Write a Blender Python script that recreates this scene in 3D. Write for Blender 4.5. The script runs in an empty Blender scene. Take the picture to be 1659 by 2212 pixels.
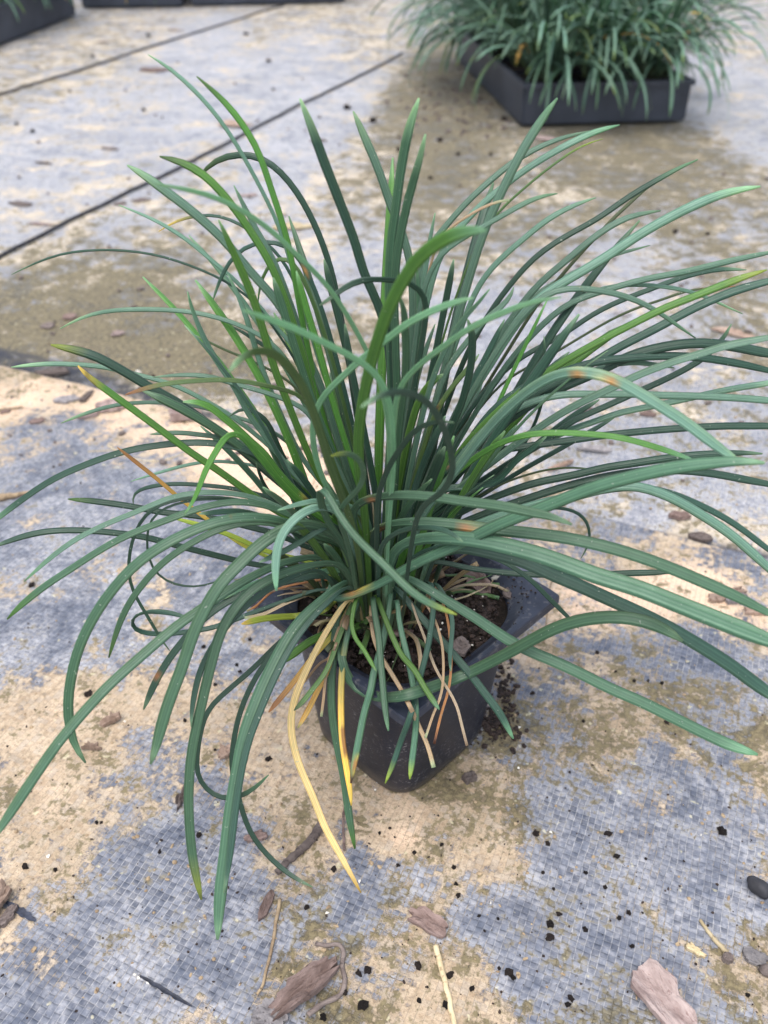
import bpy, bmesh, math, random
import numpy as np
from mathutils import Vector, noise as mnoise
random.seed(11); np.random.seed(11)
S = bpy.context.scene
COL = S.collection
R = math.radians

# ------------------------------------------------------------------ camera, sky, sun, exposure
PITCH = R(37.0)
CAM = Vector((-0.0084, -0.2887, 0.3545))
cd = bpy.data.cameras.new('camera'); cam = bpy.data.objects.new('camera', cd); COL.objects.link(cam)
cam.location = CAM; cam.rotation_euler = (R(90) - PITCH, 0, 0)
cd.sensor_fit = 'VERTICAL'; cd.sensor_height = 4.896; cd.sensor_width = 3.672; cd.lens = 4.15
cd.clip_start = 0.01; cd.clip_end = 500
cd.dof.use_dof = True; cd.dof.focus_distance = 0.345; cd.dof.aperture_fstop = 1.6
S.camera = cam

SUN_EL, SUN_AZ = 70, 205         # high soft sun behind thin cloud, behind the camera and a little to its left
W = bpy.data.worlds.new('World'); S.world = W; W.use_nodes = True
nt = W.node_tree; nt.nodes.clear()
sky = nt.nodes.new('ShaderNodeTexSky'); sky.sky_type = 'NISHITA'; sky.sun_disc = False
sky.sun_elevation = R(SUN_EL); sky.sun_rotation = R(SUN_AZ); sky.air_density = 1.0; sky.dust_density = 3.0
hs = nt.nodes.new('ShaderNodeHueSaturation'); hs.inputs['Saturation'].default_value = 0.55
bg = nt.nodes.new('ShaderNodeBackground'); bg.inputs['Strength'].default_value = 0.15
wo = nt.nodes.new('ShaderNodeOutputWorld')
nt.links.new(sky.outputs[0], hs.inputs['Color']); nt.links.new(hs.outputs[0], bg.inputs['Color'])
nt.links.new(bg.outputs[0], wo.inputs['Surface'])
sd = bpy.data.lights.new('sun', 'SUN'); sd.energy = 1.1; sd.angle = R(38); sd.color = (1.0, 0.96, 0.9)
sun = bpy.data.objects.new('sun', sd); COL.objects.link(sun)
sv = Vector((math.sin(R(SUN_AZ)) * math.cos(R(SUN_EL)), math.cos(R(SUN_AZ)) * math.cos(R(SUN_EL)), math.sin(R(SUN_EL))))
sun.rotation_euler = sv.to_track_quat('Z', 'Y').to_euler()
S.view_settings.view_transform = 'Standard'; S.view_settings.look = 'None'
S.view_settings.exposure = 1.08; S.view_settings.gamma = 1.0; S.view_settings.use_curve_mapping = False
S.cycles.max_bounces = 6; S.cycles.use_denoising = True

# ------------------------------------------------------------------ pixel <-> place (photograph at 1659 x 2212)
FPX, PCX, PCY = 1875.0, 829.5, 1106.0
sT, cT = math.sin(PITCH), math.cos(PITCH)
def ray(x, y):
    a = (x - PCX) / FPX; b = -(y - PCY) / FPX
    return Vector((a, b * sT + cT, b * cT - sT))
def G(x, y, z=0.0):                       # where that direction meets the height z
    d = ray(x, y); return CAM + d * ((z - CAM.z) / d.z)
def AT(x, y, Y):                          # where it meets the upright plane at depth Y
    d = ray(x, y); return CAM + d * ((Y - CAM.y) / d.y)
def proj(p):
    v = p - CAM; f = v.y * cT - v.z * sT; u = v.y * sT + v.z * cT
    return PCX + FPX * v.x / f, PCY - FPX * u / f

# ------------------------------------------------------------------ helpers
def empty(name, loc=(0, 0, 0)):
    o = bpy.data.objects.new(name, None); COL.objects.link(o); o.location = loc; o.empty_display_size = 0.02
    return o
def tag(o, label=None, cat=None, group=None, kind=None):
    if label: o['label'] = label
    if cat: o['category'] = cat
    if group: o['group'] = group
    if kind: o['kind'] = kind
    return o
def obj(name, me, mat=None, parent=None, loc=None):
    o = bpy.data.objects.new(name, me); COL.objects.link(o)
    if mat and not me.materials: me.materials.append(mat)
    if parent: o.parent = parent
    if loc is not None: o.location = loc
    return o
def mesh(name, vs, fs, smooth=True):
    me = bpy.data.meshes.new(name); me.from_pydata([tuple(v) for v in vs], [], fs); me.update()
    if smooth: me.polygons.foreach_set('use_smooth', [True] * len(me.polygons))
    return me
def vcol(me, cols, name='Col'):
    a = me.attributes.new(name, 'FLOAT_COLOR', 'POINT')
    a.data.foreach_set('color', np.asarray(cols, dtype=np.float32).reshape(-1))
def N3(p, s=1.0): return mnoise.noise(Vector(p) * s)

class NB:                                  # small node builder
    def __init__(s, name):
        s.m = bpy.data.materials.new(name); s.m.use_nodes = True; s.t = s.m.node_tree; s.t.nodes.clear()
        s.out = s.n('ShaderNodeOutputMaterial')
    def n(s, t, **kw):
        nd = s.t.nodes.new(t)
        for k, v in kw.items(): setattr(nd, k, v)
        return nd
    def set(s, sock, v):
        if isinstance(v, bpy.types.NodeSocket): s.t.links.new(v, sock)
        else: sock.default_value = v
    def math(s, op, a, b=0.0, c=0.0, clamp=False):
        nd = s.n('ShaderNodeMath', operation=op, use_clamp=clamp)
        s.set(nd.inputs[0], a); s.set(nd.inputs[1], b); s.set(nd.inputs[2], c); return nd.outputs[0]
    def noise(s, vec, scale, detail=3.0, rough=0.55, dist=0.0):
        nd = s.n('ShaderNodeTexNoise'); s.set(nd.inputs['Vector'], vec); s.set(nd.inputs['Scale'], scale)
        s.set(nd.inputs['Detail'], detail); s.set(nd.inputs['Roughness'], rough); s.set(nd.inputs['Distortion'], dist)
        return nd.outputs['Fac']
    def ramp(s, v, a, b, lo=0.0, hi=1.0):
        nd = s.n('ShaderNodeMapRange', interpolation_type='SMOOTHSTEP'); s.set(nd.inputs[0], v)
        nd.inputs[1].default_value = a; nd.inputs[2].default_value = b; nd.inputs[3].default_value = lo; nd.inputs[4].default_value = hi
        return nd.outputs[0]
    def mix(s, f, a, b, bt='MIX'):
        nd = s.n('ShaderNodeMix', data_type='RGBA', blend_type=bt)
        s.set(nd.inputs['Factor'], f); s.set(nd.inputs[6], a if isinstance(a, bpy.types.NodeSocket) else (*a, 1)); s.set(nd.inputs[7], b if isinstance(b, bpy.types.NodeSocket) else (*b, 1))
        return nd.outputs[2]
    def bump(s, h, strength=0.5, dist=0.001, normal=None):
        nd = s.n('ShaderNodeBump'); s.set(nd.inputs['Height'], h); nd.inputs['Strength'].default_value = strength
        nd.inputs['Distance'].default_value = dist
        if normal: s.set(nd.inputs['Normal'], normal)
        return nd.outputs[0]
    def pbsdf(s, col, rough=0.7, spec=0.4, normal=None, **kw):
        nd = s.n('ShaderNodeBsdfPrincipled')
        s.set(nd.inputs['Base Color'], col if isinstance(col, bpy.types.NodeSocket) else (*col, 1))
        s.set(nd.inputs['Roughness'], rough); s.set(nd.inputs['Specular IOR Level'], spec)
        if normal: s.set(nd.inputs['Normal'], normal)
        for k, v in kw.items(): s.set(nd.inputs[k], v)
        return nd.outputs[0]
    def done(s, sh): s.t.links.new(sh, s.out.inputs['Surface']); return s.m
    def obco(s): return s.n('ShaderNodeTexCoord').outputs['Object']
    def pos(s): return s.n('ShaderNodeNewGeometry').outputs['Position']
    def rnd(s): return s.n('ShaderNodeObjectInfo').outputs['Random']
    def attr(s, name):
        nd = s.n('ShaderNodeAttribute'); nd.attribute_name = name; return nd

# ------------------------------------------------------------------ materials
SEAM_A = math.atan2(0.130 - 0.390, 0.234 + 0.343)      # direction of the sheet's edge on the ground
def mat_ground():
    b = NB('woven_groundcover'); P = b.pos()
    mp = b.n('ShaderNodeMapping', vector_type='POINT'); b.set(mp.inputs['Vector'], P)
    mp.inputs['Rotation'].default_value = (0, 0, -SEAM_A)
    wob = b.n('ShaderNodeTexNoise'); b.set(wob.inputs['Vector'], P); wob.inputs['Scale'].default_value = 38; wob.inputs['Detail'].default_value = 2
    vm = b.n('ShaderNodeVectorMath', operation='MULTIPLY_ADD'); b.set(vm.inputs[0], wob.outputs['Color'])
    vm.inputs[1].default_value = (0.0030, 0.0030, 0); b.set(vm.inputs[2], mp.outputs[0])
    sx = b.n('ShaderNodeSeparateXYZ'); b.set(sx.inputs[0], vm.outputs[0])
    u = b.math('DIVIDE', sx.outputs[0], 0.0031); v = b.math('DIVIDE', sx.outputs[1], 0.0026)
    iu, iv = b.math('FLOOR', u), b.math('FLOOR', v)
    fu, fv = b.math('FRACT', u), b.math('FRACT', v)
    par = b.math('MODULO', b.math('ABSOLUTE', b.math('ADD', iu, iv)), 2.0)      # which tape is on top
    cu = b.math('ABSOLUTE', b.math('SUBTRACT', fu, 0.5)); cv = b.math('ABSOLUTE', b.math('SUBTRACT', fv, 0.5))
    ci = b.n('ShaderNodeCombineXYZ'); b.set(ci.inputs[0], iu); b.set(ci.inputs[1], iv)
    wn = b.n('ShaderNodeTexWhiteNoise', noise_dimensions='2D'); b.set(wn.inputs['Vector'], ci.outputs[0])
    rc = wn.outputs['Value']
    n0 = b.noise(P, 90, 2, 0.5)
    gapw = b.math('MULTIPLY_ADD', rc, 0.05, 0.40)
    lu = b.ramp(b.math('SUBTRACT', cu, b.math('MULTIPLY_ADD', n0, 0.12, 0.355)), 0.0, 0.06); lv = b.ramp(b.math('SUBTRACT', cv, gapw), 0.0, 0.08, 0, 0.6)
    line = b.math('MAXIMUM', lu, lv)                    # dusty joints between the tapes
    # tape crown: each tape bows across its own width
    hu = b.math('SUBTRACT', 1.0, b.math('POWER', b.math('MULTIPLY', cu, 2.0), 3.0))
    hv = b.math('SUBTRACT', 1.0, b.math('POWER', b.math('MULTIPLY', cv, 2.0), 3.0))
    hp = b.n('ShaderNodeMix', data_type='FLOAT'); b.set(hp.inputs[0], par); b.set(hp.inputs[2], hu); b.set(hp.inputs[3], hv)
    wh = hp.outputs[0]
    # dirt map: blotches in place (attribute) broken up by noise at several sizes
    at = b.n('ShaderNodeSeparateColor'); b.set(at.inputs[0], b.attr('dirt').outputs['Color'])
    n1 = b.noise(P, 14, 5, 0.6, 0.6); n2 = b.noise(P, 60, 6, 0.65, 0.3); n3 = b.noise(P, 300, 4, 0.6); n4 = b.noise(P, 900, 2, 0.6)
    n5 = b.noise(P, 4.5, 4, 0.6); k2 = b.ramp(n2, 0.33, 0.67); k3 = b.ramp(n3, 0.34, 0.66); n6 = b.noise(P, 28, 5, 0.7, 1.0); k6 = b.ramp(n6, 0.36, 0.64)
    nn = b.math('ADD', b.math('MULTIPLY', b.math('SUBTRACT', n1, 0.5), 2.0), b.math('MULTIPLY', b.math('SUBTRACT', n2, 0.5), 1.5))
    nn = b.math('ADD', nn, b.math('MULTIPLY', b.math('SUBTRACT', n3, 0.5), 0.55))
    dbase = b.math('ADD', at.outputs[0], nn)
    dbase = b.math('ADD', dbase, b.math('MULTIPLY', line, 0.20))
    dbase = b.math('ADD', dbase, b.math('MULTIPLY', b.math('SUBTRACT', rc, 0.5), 0.22))
    D = b.ramp(dbase, 0.42, 0.66)
    film = b.ramp(b.math('ADD', dbase, b.math('MULTIPLY', b.math('SUBTRACT', n5, 0.5), 1.6)), -0.40, 0.75, 0.04, 0.82)           # thin pale dust
    film = b.math('MULTIPLY', film, b.math('MULTIPLY_ADD', k6, 0.75, 0.25))
    back_haze_moss = b.attr('back_haze_moss').outputs['Fac']                       # distance haze and bloom painted into the back sheet as pale film
    film = b.math('MULTIPLY_ADD', b.math('MULTIPLY', back_haze_moss, b.math('MULTIPLY_ADD', k2, 0.5, 0.5)), 0.58, film, clamp=True)
    # bare tape
    tape = b.mix(rc, (0.034, 0.045, 0.074), (0.076, 0.094, 0.138))
    tape = b.mix(b.math('MULTIPLY', film, b.math('MULTIPLY_ADD', k3, 0.7, 0.55), clamp=True), tape, (0.485, 0.48, 0.50))
    tape = b.mix(b.math('MULTIPLY', line, b.math('MULTIPLY_ADD', k6, 0.45, 0.16), clamp=True), tape, (0.46, 0.455, 0.46))
    tape = b.mix(b.math('MULTIPLY', b.ramp(rc, 0.88, 0.92), 0.25), tape, (0.032, 0.04, 0.058))
    # dried mud
    mud = b.mix(b.math('ADD', b.math('MULTIPLY', k2, 0.55), b.math('MULTIPLY', k3, 0.45)), (0.27, 0.195, 0.12), (0.60, 0.475, 0.345))
    mud = b.mix(b.ramp(b.math('ADD', at.outputs[2], b.math('MULTIPLY', b.math('SUBTRACT', n1, 0.5), 1.2)), 0.45, 0.8), mud, (0.72, 0.52, 0.37))
    mud = b.mix(b.ramp(b.noise(P, 520, 3, 0.65), 0.55, 0.66, 0, 0.55), mud, (0.19, 0.14, 0.09))
    mud = b.mix(b.math('MULTIPLY', line, b.math('MULTIPLY_ADD', n1, 0.9, 0.0)), mud, (0.22, 0.185, 0.135))
    mud = b.mix(b.math('MULTIPLY', b.ramp(rc, 0.6, 0.95), 0.3), mud, (0.36, 0.34, 0.31))
    mud = b.mix(b.math('MULTIPLY', back_haze_moss, 0.45), mud, (0.66, 0.60, 0.50))  # mud on the back sheet paled for the same painted haze
    c = b.mix(D, tape, mud)
    # algae and moss
    mo = b.math('ADD', at.outputs[1], b.math('ADD', b.math('MULTIPLY', b.math('SUBTRACT', k2, 0.5), 0.55), b.math('MULTIPLY', b.math('SUBTRACT', k3, 0.5), 0.55)))
    mo = b.math('ADD', mo, b.math('MULTIPLY', b.math('SUBTRACT', k6, 0.5), 0.55))
    mo = b.math('MULTIPLY_ADD', back_haze_moss, b.math('MULTIPLY_ADD', at.outputs[1], 0.45, -0.06), mo)
    M = b.ramp(mo, 0.27, 0.76)
    moss = b.mix(b.ramp(n3, 0.35, 0.68), (0.043, 0.036, 0.015), (0.165, 0.135, 0.066))
    c = b.mix(b.math('MULTIPLY', M, 0.9), c, moss)
    # pale lichen flecks and black specks
    c = b.mix(b.ramp(b.noise(P, 190, 2, 0.5), 0.68, 0.74, 0, 0.55), c, (0.60, 0.55, 0.36))
    c = b.mix(b.ramp(b.noise(P, 420, 2, 0.55), 0.70, 0.76, 0, 0.8), c, (0.045, 0.035, 0.028))
    c = b.mix(b.math('MULTIPLY', b.attr('edge').outputs['Fac'], b.ramp(n2, 0.3, 0.6, 0.45, 0.95)), c, (0.022, 0.026, 0.040))   # dark fabric along the lap, with the gap's shade painted in
    h = b.math('ADD', b.math('MULTIPLY', wh, b.math('MULTIPLY_ADD', D, -0.62, 0.75)), b.math('MULTIPLY', b.math('ADD', n3, n4), b.math('MULTIPLY_ADD', D, 0.55, 0.25)))
    h = b.math('ADD', h, b.math('MULTIPLY', D, 0.5))
    h = b.math('ADD', h, b.math('MULTIPLY', n2, b.math('MULTIPLY', D, 1.6)))
    nrm = b.bump(h, 0.75, 0.0009)
    rough = b.math('MULTIPLY_ADD', D, 0.28, 0.62)
    return b.done(b.pbsdf(c, rough, 0.5, nrm, **{'Sheen Weight': 0.06, 'Sheen Roughness': 0.45}))
def mat_leaf():
    b = NB('leaf_blade'); at = b.attr('Col').outputs['Color']
    uv = b.n('ShaderNodeUVMap'); uv.uv_map = 'UVMap'
    sp = b.n('ShaderNodeSeparateXYZ'); b.set(sp.inputs[0], uv.outputs[0])
    st = b.math('MULTIPLY_ADD', b.math('SINE', b.math('MULTIPLY', sp.outputs[0], 27.0)), 0.5, 0.5)
    P = b.pos()
    mott = b.noise(P, 130, 3, 0.6); rnd = b.rnd()
    c = b.mix(b.math('MULTIPLY', st, 0.5), b.mix(1.0, at, (0.88, 0.9, 0.9), 'MULTIPLY'), b.mix(1.0, at, (1.7, 1.5, 1.45), 'MULTIPLY'))
    c = b.mix(b.ramp(b.math('ABSOLUTE', b.math('SUBTRACT', sp.outputs[0], 0.5)), 0.03, 0.09, 0.45, 0.0), c, b.mix(1.0, c, (0.6, 0.68, 0.7), 'MULTIPLY'))   # midrib groove
    c = b.mix(b.ramp(mott, 0.35, 0.75, 0, 0.35), c, b.mix(1.0, c, (0.62, 0.70, 0.62), 'MULTIPLY'))
    hv = b.n('ShaderNodeHueSaturation'); b.set(hv.inputs['Hue'], b.math('MULTIPLY_ADD', rnd, 0.024, 0.488)); b.set(hv.inputs['Value'], b.math('MULTIPLY_ADD', rnd, 0.55, 0.78)); b.set(hv.inputs['Color'], c)
    c = hv.outputs[0]
    c = b.mix(b.ramp(b.noise(P, 700, 2, 0.5), 0.70, 0.76, 0, 0.55), c, (0.38, 0.42, 0.36))
    c = b.mix(b.ramp(b.noise(P, 75, 3, 0.6), 0.70, 0.78, 0, 0.5), c, (0.16, 0.10, 0.035))      # faint blemishes      # dust
    nrm = b.bump(b.math('ADD', st, b.math('MULTIPLY', mott, 0.6)), 0.45, 0.00014)
    pr = b.pbsdf(c, b.math('MULTIPLY_ADD', mott, 0.25, 0.36), 0.55, nrm, **{'Sheen Weight': 0.07, 'Sheen Roughness': 0.4})
    tr = b.n('ShaderNodeBsdfTranslucent'); b.set(tr.inputs['Color'], b.mix(1.0, c, (1.9, 2.2, 0.75), 'MULTIPLY'))
    mx = b.n('ShaderNodeMixShader'); mx.inputs[0].default_value = 0.27
    b.t.links.new(pr, mx.inputs[1]); b.t.links.new(tr.outputs[0], mx.inputs[2])
    return b.done(mx.outputs[0])
def mat_simple(name, ca, cb, scale, rough=0.8, spec=0.3, bump=0.6, bd=0.0006, detail=4, cc=None, stretch=None, rv=0.25):
    b = NB(name); v = b.obco()
    if stretch:
        mp = b.n('ShaderNodeMapping'); b.set(mp.inputs['Vector'], v); mp.inputs['Scale'].default_value = stretch; v = mp.outputs[0]
    n = b.noise(v, scale, detail, 0.62, 0.4); n2 = b.noise(v, scale * 5, 3, 0.6)
    c = b.mix(b.ramp(n, 0.3, 0.7), ca, cb)
    if cc: c = b.mix(b.ramp(n2, 0.56, 0.68, 0, 0.8), c, cc)
    hv = b.n('ShaderNodeHueSaturation'); b.set(hv.inputs['Value'], b.math('MULTIPLY_ADD', b.rnd(), 2 * rv, 1 - rv)); b.set(hv.inputs['Color'], c)
    nrm = b.bump(b.math('ADD', n, b.math('MULTIPLY', n2, 0.5)), bump, bd)
    return b.done(b.pbsdf(hv.outputs[0], rough, spec, nrm))
def mat_pot():
    b = NB('pot_plastic'); v = b.obco()
    n = b.noise(v, 45, 5, 0.65); n2 = b.noise(v, 380, 4, 0.7); 
    vo = b.n('ShaderNodeTexVoronoi', feature='DISTANCE_TO_EDGE'); b.set(vo.inputs['Vector'], v); vo.inputs['Scale'].default_value = 330
    c = b.mix(n, (0.006, 0.008, 0.0155), (0.0155, 0.020, 0.036))
    # scratches: stretched noise, and dried splashes
    mp = b.n('ShaderNodeMapping'); b.set(mp.inputs['Vector'], v); mp.inputs['Scale'].default_value = (500, 500, 1400); mp.inputs['Rotation'].default_value = (0.25, 0.1, 0.7)
    sc = b.noise(mp.outputs[0], 1.0, 2, 0.5)
    c = b.mix(b.math('MULTIPLY', b.ramp(sc, 0.60, 0.68), b.ramp(n, 0.42, 0.6)), c, (0.17, 0.17, 0.18))
    c = b.mix(b.ramp(n2, 0.62, 0.70, 0, 0.45), c, (0.15, 0.148, 0.15))
    sz = b.n('ShaderNodeSeparateXYZ'); b.set(sz.inputs[0], v)
    low = b.ramp(b.math('ADD', sz.outputs[2], b.math('MULTIPLY', n, 0.02)), 0.006, 0.022, 0.4, 0.0)
    c = b.mix(low, c, (0.20, 0.165, 0.12))                        # splashed mud at the foot
    nrm = b.bump(b.math('ADD', n2, sc), 0.25, 0.0002)
    return b.done(b.pbsdf(c, b.math('MULTIPLY_ADD', n, 0.25, 0.30), 0.38, nrm))
M_RIM = mat_simple('pot_rim_plastic', (0.013, 0.017, 0.031), (0.028, 0.035, 0.057), 60, 0.42, 0.5, 0.12, 0.0003, 4, (0.085, 0.085, 0.095), rv=0.02)
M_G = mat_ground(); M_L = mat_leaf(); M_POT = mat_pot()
M_SOIL = mat_simple('peat_soil', (0.005, 0.004, 0.0036), (0.02, 0.014, 0.010), 210, 0.95, 0.25, 1.0, 0.002, 5, (0.055, 0.038, 0.026))
M_CRUMB = mat_simple('soil_crumb', (0.008, 0.006, 0.006), (0.035, 0.024, 0.02), 300, 0.9, 0.3, 1.0, 0.001, 4, (0.06, 0.04, 0.03), rv=.6)
M_BARK = mat_simple('pine_bark', (0.12, 0.08, 0.068), (0.26, 0.19, 0.17), 70, 0.85, 0.3, 1.0, 0.0012, 6, (0.10, 0.065, 0.055), (1, 2.6, 1))
M_BARKP = mat_simple('pale_bark', (0.20, 0.145, 0.132), (0.35, 0.28, 0.26), 70, 0.85, 0.3, 1.0, 0.001, 6, (0.17, 0.11, 0.10), (1, 3, 1))
M_BARKD = mat_simple('dark_bark', (0.09, 0.07, 0.065), (0.19, 0.155, 0.14), 80, 0.85, 0.3, 1.0, 0.001, 6, (0.05, 0.04, 0.04), (1, 2, 1))
M_TWIG = mat_simple('dry_twig', (0.17, 0.12, 0.075), (0.34, 0.26, 0.165), 120, 0.85, 0.3, 0.9, 0.0008, 5, (0.08, 0.055, 0.04), (1, 1, .4))
M_STRAW = mat_simple('straw', (0.42, 0.33, 0.19), (0.60, 0.50, 0.32), 90, 0.7, 0.4, 0.5, 0.0004, 4, (0.25, 0.18, 0.1))
M_DEAD = mat_simple('dead_leaf', (0.20, 0.135, 0.10), (0.36, 0.27, 0.215), 60, 0.8, 0.35, 0.8, 0.0008, 5, (0.11, 0.07, 0.05))
M_STONE = mat_simple('dark_stone', (0.018, 0.018, 0.022), (0.045, 0.045, 0.055), 120, 0.7, 0.5, 0.5, 0.0005, 4)
M_GREY = mat_simple('grey_flake', (0.15, 0.14, 0.145), (0.29, 0.27, 0.27), 110, 0.85, 0.3, 0.7, 0.0007, 5, (0.09, 0.08, 0.08))
M_GRIT = mat_simple('pale_grit', (0.62, 0.58, 0.50), (0.80, 0.77, 0.70), 200, 0.7, 0.4, 0.4, 0.0003, 3)
M_CORD = mat_simple('black_cord', (0.018, 0.018, 0.022), (0.06, 0.06, 0.07), 220, 0.8, 0.3, 0.6, 0.0006, 3, rv=0.05)
M_TRAY = mat_simple('tray_plastic', (0.022, 0.027, 0.040), (0.042, 0.050, 0.070), 14, 0.5, 0.5, 0.15, 0.001, 5, rv=0.08)

# ------------------------------------------------------------------ ground: two overlapping sheets of woven groundcover
BL = []                                    # stains where they lie: pixel x, y, reach, dirt, moss, peach
def blot(d, m, p, *pts):
    for x, y, r in pts: BL.append((x, y, r, d, m, p))
blot(.95, 0, .9, (60, 850, 60), (180, 885, 65), (300, 930, 60), (420, 965, 60), (520, 1000, 45), (620, 1050, 40))
blot(.25, 0, .2, (60, 960, 60), (50, 1020, 80), (200, 1050, 110), (300, 1150, 120), (110, 1250, 120), (400, 1250, 110), (250, 1340, 110), (480, 1400, 110), (110, 1400, 80), (580, 1480, 60), (560, 1300, 80))
blot(.80, .2, .4, (60, 1550, 90), (200, 1560, 90), (350, 1570, 80), (480, 1600, 70), (150, 1700, 100), (340, 1720, 60), (480, 1750, 55), (60, 1810, 90), (200, 1800, 80), (600, 1620, 70))
blot(.30, .1, .1, (255, 1690, 45), (330, 1690, 30))
blot(.06, 0, 0, (350, 1880, 90), (420, 1960, 110), (300, 1980, 80), (520, 1960, 70), (400, 2060, 90), (530, 2080, 45), (470, 1860, 50))
blot(.16, 0, .1, (320, 2130, 90), (150, 2170, 110), (40, 2180, 80))
blot(.78, .1, .5, (80, 1990, 45), (130, 2050, 45), (200, 2080, 40), (70, 1910, 50), (200, 1890, 40), (260, 2110, 35), (430, 2190, 40))
blot(.78, .4, .3, (640, 1800, 80), (640, 1900, 70), (700, 1720, 60), (590, 1880, 40))
blot(.8, .25, .8, (680, 1860, 40), (590, 1840, 25), (620, 1680, 40))
blot(.38, .45, 0, (660, 1985, 50), (720, 2010, 50), (620, 2050, 30), (780, 1975, 40))
blot(.12, .15, 0, (775, 1940, 35), (840, 1900, 45), (800, 1870, 30), (730, 2060, 25))
blot(.82, .6, .2, (650, 2150, 80), (740, 2140, 70), (610, 2110, 40))
blot(.82, .35, .3, (800, 2090, 60), (830, 2170, 60), (900, 2030, 60), (960, 2120, 80), (930, 1970, 40), (1010, 2180, 60))
blot(.86, .35, .6, (900, 1830, 60), (860, 1780, 50), (1030, 1870, 50), (1110, 1890, 45), (860, 1720, 40))
blot(.8, .75, .2, (960, 1740, 60), (1020, 1790, 60), (980, 1700, 50), (1090, 1740, 40))
blot(.15, .1, 0, (880, 1765, 20), (940, 1800, 25), (960, 1890, 35), (1010, 1920, 40), (1090, 1970, 60), (1170, 1960, 50))
blot(.18, .05, .1, (1300, 1700, 90), (1420, 1800, 120), (1500, 1900, 110), (1380, 1950, 100), (1250, 1800, 70), (1560, 1750, 100), (1180, 1690, 50), (1480, 2010, 70), (1620, 1880, 60))
blot(.36, .35, .0, (1180, 2050, 70), (1280, 2060, 80), (1250, 2150, 80), (1120, 2120, 60), (1350, 2110, 60), (1500, 2130, 50))
blot(.75, .4, .2, (1620, 2060, 50), (1600, 2140, 50), (1520, 2080, 30))
blot(.62, .55, .2, (1200, 1600, 90), (1120, 1640, 60), (1380, 1560, 80), (1520, 1560, 80), (1610, 1640, 60), (1250, 1520, 60))
blot(.30, .15, .1, (1290, 1470, 50), (1500, 1390, 60), (1440, 1440, 50), (1580, 1460, 60), (1360, 1620, 50))
blot(.6, .55, .2, (1200, 1440, 70), (1370, 1440, 50), (1480, 1490, 60), (1150, 1540, 50))
blot(.86, .1, .8, (1250, 1310, 60), (1330, 1300, 50), (1420, 1300, 50), (1550, 1270, 60), (1620, 1320, 60), (1480, 1230, 50), (1130, 1420, 30))
blot(.45, .2, .1, (1350, 1190, 50), (1600, 1150, 60), (1480, 1120, 60), (1200, 1210, 40))
blot(.75, .85, .1, (60, 650, 80), (200, 690, 100), (350, 730, 80), (100, 740, 60), (300, 640, 80), (430, 800, 60), (250, 790, 40))
blot(.65, .5, .2, (450, 620, 70), (330, 560, 80), (120, 570, 60), (520, 860, 50), (800, 700, 60))
blot(.45, .2, .1, (110, 430, 80), (250, 480, 70), (200, 320, 70), (350, 400, 60), (520, 460, 70), (640, 500, 60))
blot(.22, .0, .0, (60, 380, 40), (300, 280, 80), (500, 230, 80), (620, 300, 80), (700, 180, 70), (400, 130, 60), (120, 260, 50), (560, 560, 50), (650, 90, 40))
blot(.6, .35, .1, (150, 170, 60), (300, 200, 50), (450, 330, 60), (600, 60, 40), (250, 110, 40), (700, 40, 50), (780, 100, 40))
blot(.65, .75, .1, (1000, 200, 60), (900, 250, 50), (1050, 300, 40), (940, 350, 70), (1250, 290, 60), (1420, 290, 50), (1330, 350, 70), (1480, 380, 60))
blot(.70, .5, .5, (1120, 320, 60), (1180, 380, 70), (820, 330, 50), (760, 420, 60))
blot(.55, .5, .1, (1250, 450, 90), (1450, 480, 90), (1580, 400, 80), (1100, 500, 70), (950, 480, 60), (1600, 560, 60), (1560, 680, 70), (1200, 560, 60))
blot(.22, .1, .0, (1350, 620, 70), (1200, 690, 70), (1050, 720, 60), (1620, 250, 60), (1560, 200, 60), (800, 560, 60), (1400, 520, 40), (1600, 480, 30))
blot(.35, .3, .1, (1450, 900, 90), (1300, 1000, 80), (1560, 820, 80), (1400, 760, 60), (1600, 1000, 60), (1350, 880, 60), (1150, 1030, 60), (900, 900, 80))
_bp = np.array([[*(G(x, y).xy), r * (G(x, y) - CAM).length / FPX * 1.3] for x, y, r, *_ in BL]); _bv = np.array([e[3:] for e in BL])
def stain(X, Y):
    out = np.zeros((len(X), 4)); out[:, 3] = 1
    for i0 in range(0, len(X), 20000):
        x, y = X[i0:i0 + 20000], Y[i0:i0 + 20000]
        # depth is foreshortened: a round mark in the picture is long on the ground
        k = np.clip(0.3545 / np.maximum(np.hypot(x + .0084, y + .2887), .1), 0.08, 1.4)[:, None]
        d2 = ((x[:, None] - _bp[:, 0]) ** 2 + ((y[:, None] - _bp[:, 1]) * np.clip(k, .25, 1)) ** 2) / _bp[:, 2] ** 2
        w = np.exp(-np.minimum(d2, 60)) + 1e-9
        w0 = 0.02
        out[i0:i0 + 20000, :3] = (w @ _bv + w0 * np.array([.45, .3, .15])) / (w.sum(1) + w0)[:, None]
    return out
SA = G(0, 795); SB = G(1659, 1213)
e_s = Vector((math.cos(SEAM_A), math.sin(SEAM_A), 0)); e_t = Vector((e_s.y, -e_s.x, 0))      # along the edge, towards the camera
def spaced(lo, hi, fine_lo, fine_hi, step, grow=1.35):
    xs = list(np.arange(fine_lo, fine_hi + step / 2, step))
    a, st = fine_lo, step
    while a > lo: st *= grow; a -= st; xs.insert(0, a)
    a, st = xs[-1], step
    while a < hi: st *= grow; a += st; xs.append(a)
    return xs
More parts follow.
